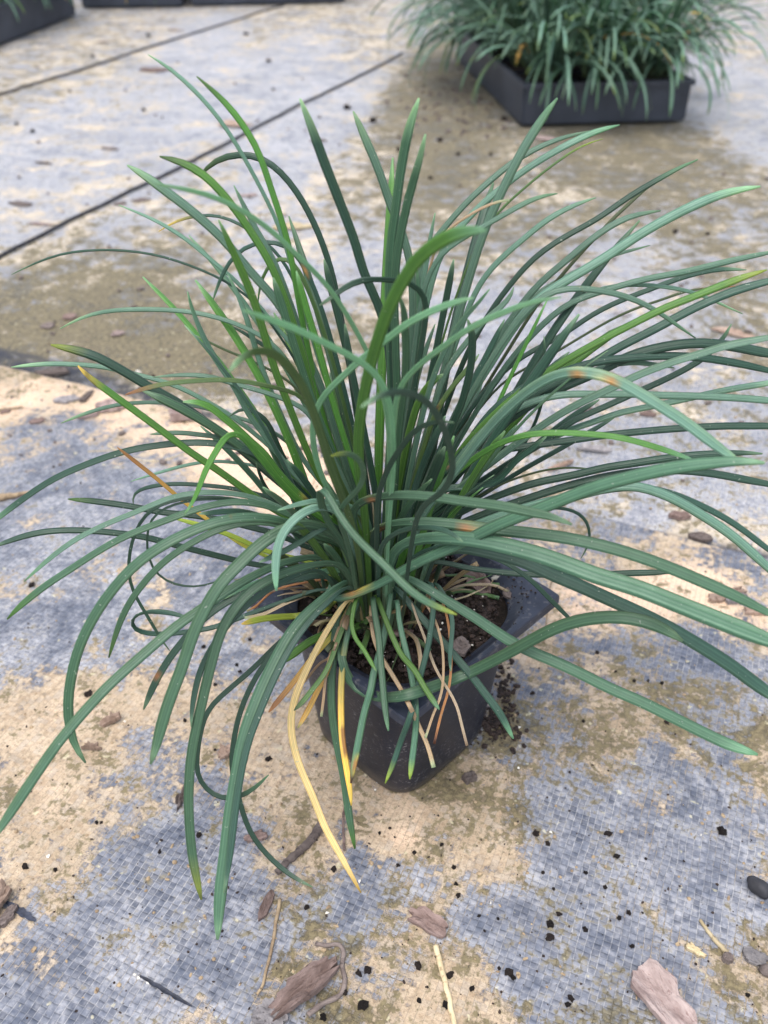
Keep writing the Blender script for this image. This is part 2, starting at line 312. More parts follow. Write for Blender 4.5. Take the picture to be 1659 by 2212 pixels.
def sheet(name, ss, ts, zf, edge=None):
    vs = []; ns, ntt = len(ss), len(ts)
    for t in ts:
        for s in ss:
            tt = t
            if edge is not None and t < 0.02: tt = t + edge(s) * max(0.0, 1 - t / 0.02)
            p = SA + e_s * s + e_t * tt
            vs.append((p.x, p.y, zf(p, s, t)))
    fs = [(j * ns + i, j * ns + i + 1, (j + 1) * ns + i + 1, (j + 1) * ns + i) for j in range(ntt - 1) for i in range(ns - 1)]
    fs = [f[::-1] for f in fs]
    me = mesh(name, vs, fs)
    A = np.array(vs); vcol(me, stain(A[:, 0], A[:, 1]), 'dirt')
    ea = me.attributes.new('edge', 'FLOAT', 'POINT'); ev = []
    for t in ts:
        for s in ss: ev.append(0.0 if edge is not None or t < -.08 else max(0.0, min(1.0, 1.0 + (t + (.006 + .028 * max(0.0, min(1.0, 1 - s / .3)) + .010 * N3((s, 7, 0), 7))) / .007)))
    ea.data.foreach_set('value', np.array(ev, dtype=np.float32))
    da = me.attributes.new('back_haze_moss', 'FLOAT', 'POINT'); da.data.foreach_set('value', np.full(len(vs), 0.0 if edge is not None else 1.0, dtype=np.float32))  # back-sheet mask for the painted haze and the extra moss
    return me
def relief(p, a=1.0):
    near = 1.0 / (1.0 + max(0.0, p.y - 1.5) * 0.5)
    return a * near * (0.0016 * N3((p.x, p.y, 0), 9) + 0.0007 * N3((p.x, p.y, 3), 33))
fs_s = spaced(-6, 6, -0.25, 0.95, 0.008); fs_t = [0, .0015, .004] + spaced(0.008, 6, 0.008, 0.62, 0.008)
fs_t = sorted(set(round(t, 5) for t in fs_t))
def z_front(p, s, t):
    lift = 0.0032 * max(0.0, 1 - t / 0.03) ** 2 * (0.45 + 0.9 * max(0.0, N3((s, 0, 5), 6) + .3)) if t < .03 else 0
    rpot = math.hypot(p.x, p.y); k = min(1.0, max(0.0, (rpot - 0.05) / 0.05))
    return relief(p) * k + lift
front = sheet('ground_sheet', fs_s, fs_t, z_front, lambda s: 0.004 * N3((s, 2, 0), 5) + 0.0012 * N3((s, 2, 0), 60))
fo = obj('ground_cover_sheet', front, M_G); tag(fo, 'woven blue-grey ground cover sheet with dried tan mud under the pot', None, kind='structure')
sm = fo.modifiers.new('thick', 'SOLIDIFY'); sm.thickness = 0.0012; sm.offset = -1
bs_s = spaced(-70, 70, -0.7, 1.7, 0.02, 1.25); bs_t = [-t for t in spaced(-0.12, 75, 0.0, 2.2, 0.02, 1.25)][::-1]
bs_t = bs_t + list(np.arange(bs_t[-1] + .5, 8, .5))
bs_t = sorted(set([round(t, 4) for t in bs_t] + [-.003, -.006, -.009, -.012, -.015, -.018, -.022, -.026, -.03, -.035, -.046, -.052, .004]))
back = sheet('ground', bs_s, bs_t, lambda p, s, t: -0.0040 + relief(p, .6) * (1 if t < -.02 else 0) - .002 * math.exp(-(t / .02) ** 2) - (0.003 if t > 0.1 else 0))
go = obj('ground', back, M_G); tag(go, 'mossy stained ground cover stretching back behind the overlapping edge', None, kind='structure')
def gz(x, y):                              # height of what lies there
    p = Vector((x, y, 0)); t = (p - SA).dot(e_t); s = (p - SA).dot(e_s)
    return z_front(p, s, max(t, 0)) if t > 0 else -0.0035 + relief(p, .6)

# ------------------------------------------------------------------ the pot and its soil
POT = Vector((0, 0, 0.0006)); PH = 0.09
def rsq(half, cut, n=96):                                  # square with cut, rounded corners, a corner towards the camera
    pts = []
    for i in range(n):
        a = 2 * math.pi * i / n
        c, s = abs(math.cos(a - R(45))), abs(math.sin(a - R(45)))
        e = cut
        r = half / ((c ** e + s ** e) ** (1 / e))
        pts.append((r * math.cos(a), r * math.sin(a)))
    return pts
def loft(rings, close=True, cap0=False, cap1=False):
    n = len(rings[0]); vs = [v for r in rings for v in r]; fs = []
    for k in range(len(rings) - 1):
        for i in range(n):
            j = (i + 1) % n; fs.append((k * n + i, k * n + j, (k + 1) * n + j, (k + 1) * n + i))
    if cap0: fs.append(tuple(range(n))[::-1])
    if cap1: fs.append(tuple(range((len(rings) - 1) * n, len(rings) * n)))
    return vs, fs
pot = empty('flower_pot', POT)
tag(pot, 'black square plastic nursery pot with flat corner rim, holding the grass plant', 'flower pot')
NR = 128
def pring(half, cut, z): return [(x, y, z) for x, y in rsq(half, cut, NR)]
body = [pring(.031, 4.6, 0.004), pring(.0325, 4.6, 0.0), pring(.0338, 4.6, 0.0015), pring(.0342, 4.5, 0.006)]
for k in range(1, 9):
    f = k / 8; body.append(pring(.0342 + .0091 * f, 4.5 - 1.2 * f, .006 + (.0846 - .006) * f))
inner = [pring(.0421, 3.2, .0846)] + [pring(.033 + .0088 * f, 3.4, .006 + .0745 * f) for f in (.75, .5, .2, 0)]
vs, fs = loft(body + inner, cap0=True, cap1=True)
obj('body', mesh('pot_body', vs, fs), M_POT, pot)
# rim: flat square flange round a round-cornered opening, with a turned-down lip
def rimsq(half, z, e=70): return [(x, y, z) for x, y in rsq(half, e, NR)]
rim = [pring(.0435, 3.1, .0850), rimsq(.0485, .0852, 30), rimsq(.0499, .0846), rimsq(.0504, .0850), rimsq(.0503, .0888), rimsq(.0499, .0898),
       pring(.0484, 3.7, .0897), pring(.0474, 3.2, .0893), pring(.0461, 3.0, .0878), pring(.0428, 2.9, .0846), pring(.0435, 3.1, .0850)]
vs, fs = loft(rim); obj('rim', mesh('pot_rim', vs, fs, False), M_RIM, pot)
SOILZ = 0.0835
vs, fs = [], []; nr, na = 34, 110
for k in range(nr + 1):
    r = .0436 * k / nr
    for i in range(na):
        a = 2 * math.pi * i / na; c, s = abs(math.cos(a - R(45))), abs(math.sin(a - R(45)))
        rr = r / ((c ** 2.8 + s ** 2.8) ** (1 / 2.8)) * 1.01
        x, y = rr * math.cos(a), rr * math.sin(a)
        z = SOILZ + .0014 * N3((x, y, 0), 60) + .0012 * abs(N3((x, y, 1), 190)) + .0007 * N3((x, y, 4), 480) - .002 * (k / nr) ** 6 + .004 * math.exp(-((x + .01) ** 2 + (y - .006) ** 2) / .0007)
        if x < 0 and y < -.02: z -= .003
        vs.append((x, y, z))
for k in range(nr):
    for i in range(na):
        j = (i + 1) % na; fs.append((k * na + i, k * na + j, (k + 1) * na + j, (k + 1) * na + i))
so = obj('potting_soil', mesh('soil', vs, fs), M_SOIL, loc=POT); tag(so, 'dark crumbly peat soil filling the black pot', kind='stuff')
def soil_z(x, y): return SOILZ + .0006 + .0014 * N3((x, y, 0), 60) + .004 * math.exp(-((x + .01) ** 2 + (y - .006) ** 2) / .0007)
# loose crumbs joined over the soil: too many to pick apart
def lump(seed, sub=1, rough=.35):
    bm = bmesh.new(); bmesh.ops.create_icosphere(bm, subdivisions=sub, radius=1)
    for v in bm.verts: v.co *= 1 + rough * N3(v.co + Vector((seed * 7.3, 0, 0)), 1.3) + rough * .6 * N3(v.co + Vector((0, seed * 3.1, 0)), 3.1)
    vv = [v.co.copy() for v in bm.verts]; ff = [[v.index for v in f.verts] for f in bm.faces]; bm.free(); return vv, ff
LUMPS = [lump(i) for i in range(6)]
def scatter(name, pts, mat, label, parent=None):
    vs, fs = [], []
    for (x, y, z, r, q) in pts:
        lv, lf = LUMPS[q % 6]; o = len(vs); a = random.random() * 6.3; sx, sy, sz = r * random.uniform(.7, 1.5), r * random.uniform(.6, 1.1), r * random.uniform(.5, .9)
        for v in lv: vs.append((x + sx * v.x * math.cos(a) - sy * v.y * math.sin(a), y + sx * v.x * math.sin(a) + sy * v.y * math.cos(a), z + sz * v.z))
        fs += [[i + o for i in f] for f in lf]
    o = obj(name, mesh(name, vs, fs, False), mat, parent); return tag(o, label, kind='stuff')
pts = []
for i in range(2600):
    a, rr = random.random() * 6.283, .043 * math.sqrt(random.random()); x, y = rr * math.cos(a), rr * math.sin(a)
    pts.append((x, y, soil_z(x, y) + .0004, random.choice((.0003, .0004, .0005, .0006, .0008, .0011, .0016)), i))
scatter('soil_crumbs', pts, M_CRUMB, 'loose peat crumbs covering the soil inside the pot')
pts = []
for i in range(90):                         # crumbs strewn on the right-hand rim corner
    x, y = .047 + random.gauss(0, .006), random.gauss(.0, .012)
    if abs(x) + abs(y) < .069: pts.append((x, y, .0908, random.choice((.0002, .0003, .0004, .0006)), i))
scatter('rim_crumbs', pts, M_CRUMB, 'tiny peat crumbs spilled on the flat rim corner')
pts = []
for i in range(60):
    a, rr = random.random() * 6.283, .040 * math.sqrt(random.random()); x, y = rr * math.cos(a), rr * math.sin(a)
    pts.append((x, y, soil_z(x, y) + .001, random.choice((.0003, .0004, .0006)), i))
scatter('perlite', pts, M_GRIT, 'white perlite grains among the dark potting soil')

# ------------------------------------------------------------------ grass blades
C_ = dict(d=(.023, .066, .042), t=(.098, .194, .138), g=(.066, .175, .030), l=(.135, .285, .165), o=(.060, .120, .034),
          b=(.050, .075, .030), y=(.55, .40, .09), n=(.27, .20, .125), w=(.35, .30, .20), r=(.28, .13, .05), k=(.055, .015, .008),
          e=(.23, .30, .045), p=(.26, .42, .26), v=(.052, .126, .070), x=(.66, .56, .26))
def lerp(a, b, f): return tuple(a[i] + (b[i] - a[i]) * f for i in range(3))
def crspline(P, n):
    P = [Vector(p) for p in P]
    if len(P) == 2: P = [P[0], (P[0] + P[1]) / 2, P[1]]
    Q = [P[0] * 2 - P[1]] + P + [P[-1] * 2 - P[-2]]
    dens = []
    for i in range(1, len(Q) - 2):
        for k in range(10):
            t = k / 10; a, b_, c, d = Q[i - 1], Q[i], Q[i + 1], Q[i + 2]
            dens.append(.5 * ((2 * b_) + (c - a) * t + (2 * a - 5 * b_ + 4 * c - d) * t * t + (3 * b_ - a - 3 * c + d) * t ** 3))
    dens.append(P[-1])
    L = [0.0]
    for i in range(1, len(dens)): L.append(L[-1] + (dens[i] - dens[i - 1]).length)
    out = []; j = 0
    for k in range(n):
        s = L[-1] * k / (n - 1)
        while j < len(L) - 2 and L[j + 1] < s: j += 1
        f = 0 if L[j + 1] == L[j] else (s - L[j]) / (L[j + 1] - L[j]); out.append(dens[j].lerp(dens[j + 1], min(1, max(0, f))))
    return out, L[-1]
def smoothpath(P, it=2):
    for _ in range(it): P = [P[0]] + [(P[i - 1] + P[i] * 2 + P[i + 1]) / 4 for i in range(1, len(P) - 1)] + [P[-1]]
    return P
RU = (-1, -.5, 0, .5, 1, .62, 0, -.62)
def blade(path, width, colf, face=.6, twist=0.0, tipcut=0.0, seed=0, simple=False, base=.55):
    """A grass blade along a path: shallow channelled cross-section with real thickness."""
    n = len(path); T = []
    for i in range(n):
        t = path[min(i + 1, n - 1)] - path[max(i - 1, 0)]; T.append(t.normalized() if t.length > 1e-9 else Vector((0, 0, 1)))
    dv = path[-1] - path[0]; az = Vector((dv.x, dv.y, 0)); az = az.normalized() if az.length > 1e-6 else Vector((0, -1, 0))
    nat = Vector((-az.y, az.x, 0)); Wp = None; vs, cs, uvs = [], [], []
    ru = RU if not simple else (-1, 0, 1, 0)
    tp0 = .83 + .10 * abs(math.sin(path[-1].x * 900))
    for i in range(n):
        s = i / (n - 1)
        a = nat - T[i] * nat.dot(T[i]); a = a.normalized() if a.length > .05 else T[i].orthogonal().normalized()
        v = (CAM - path[i]).normalized(); c = T[i].cross(v); c = c.normalized() if c.length > .05 else a
        if Wp: 
            if a.dot(Wp) < 0: a = -a
            if c.dot(Wp) < 0: c = -c
        elif a.dot(c) < 0: c = -c
        w = a * (1 - face) + c * face; w = (w - T[i] * w.dot(T[i])); w = w.normalized() if w.length > 1e-4 else a
        if Wp: w = (w * .5 + Wp * .5); w = (w - T[i] * w.dot(T[i])).normalized()
        Wp = w
        ang = twist * (s - .3)
        Nn = w.cross(T[i]).normalized()
        if i == 0: sg = 1 if Nn.z + Nn.dot(-az) * .2 > 0 else 1
        w2 = w * math.cos(ang) + Nn * math.sin(ang); N2 = Nn * math.cos(ang) - w * math.sin(ang)
        hw = width * .5 * min(1, base + (1 - base) * s / .4)
        if s > tp0: hw *= math.sqrt(max(.0, 1 - ((s - tp0) / (1 - tp0)) ** 2.6)) * (1 - .3 * (s - tp0) / (1 - tp0)) if tipcut == 0 else 1
        if i == n - 1: hw = max(hw, width * (.10 if tipcut == 0 else .35))
        th = max(.00022, min(.00055, width * .11)) * (1 if s < .9 else .7)
        for k, u in enumerate(ru):
            top = k < 5 if not simple else k < 3
            z = hw * (.16 * abs(u) - .05 * u * u) - hw * .06 if top else -th - hw * .06 + hw * .10 * abs(u)
            vs.append(path[i] + w2 * (hw * u) + N2 * z); cs.append((*colf(s, u), 1)); uvs.append((u * .5 + .5, s))
    m = len(ru); fs = [(i * m + k, i * m + (k + 1) % m, (i + 1) * m + (k + 1) % m, (i + 1) * m + k) for i in range(n - 1) for k in range(m)]
    fs.append(tuple(range(m))[::-1]); fs.append(tuple(range((n - 1) * m, n * m)))
    return vs, fs, cs, uvs
def blade_mesh(parts, name='leaf'):
    vs, fs, cs, uv = [], [], [], []
    for v, f, c, u in parts:
        o = len(vs); vs += v; cs += c; uv += u; fs += [tuple(i + o for i in q) for q in f]
    me = mesh(name, vs, fs); vcol(me, cs)
    ul = me.uv_layers.new(name='UVMap'); li = np.zeros(len(me.loops), dtype=np.int32); me.loops.foreach_get('vertex_index', li)
    ul.data.foreach_set('uv', np.asarray(uv, dtype=np.float32)[li].reshape(-1)); me.materials.append(M_L); return me
def colour(base, tip=None, spots=(), tiplen=.06, mid=None, seed=0):
    b0 = C_[base]; r0 = random.Random(seed); pale = lerp(b0, (.30, .34, .20), .55)
    tp = C_[tip] if tip else lerp(b0, C_['p'], .55)
    ed = r0.uniform(-.5, .5)
    def f(s, u):
        c = b0
        if mid: c = lerp(C_[mid], c, min(1, max(0, (s - .35) / .3)))
        gl = 1 + .35 * max(0.0, s - .35); c = (c[0] * gl * 1.05, c[1] * gl, c[2] * gl * 1.05)      # bloom towards the tip
        if s < .12: c = lerp(pale, c, s / .12)
        if s > 1 - tiplen: c = lerp(c, tp, min(1, (s - 1 + tiplen) / tiplen * 1.2))
        c = lerp(c, (c[0] * 1.5 + .01, c[1] * 1.15, c[2] * .8), max(0, ed * u) * .6)
        for (q, w, k) in spots:
            d = abs(s - q) / w
            if d < 1:
                c = lerp(c, C_['y'], min(1, (1 - d) * 2) * (.85 if u > .2 else .15 if u < -.3 else .5))
                if d < .6 and u > -.1: c = lerp(c, C_[k], .9)
        return c
    return f

plant = empty('grass_plant', (-.008, .004, SOILZ))
tag(plant, 'sprawling dark green mondo grass clump growing in the single black pot', 'plant')
def child(name, me, par):
    o = bpy.data.objects.new(name, me); COL.objects.link(o); o.parent = par
    o.matrix_parent_inverse = par.matrix_world.inverted() if False else __import__('mathutils').Matrix.Translation(-par.location)
    return o
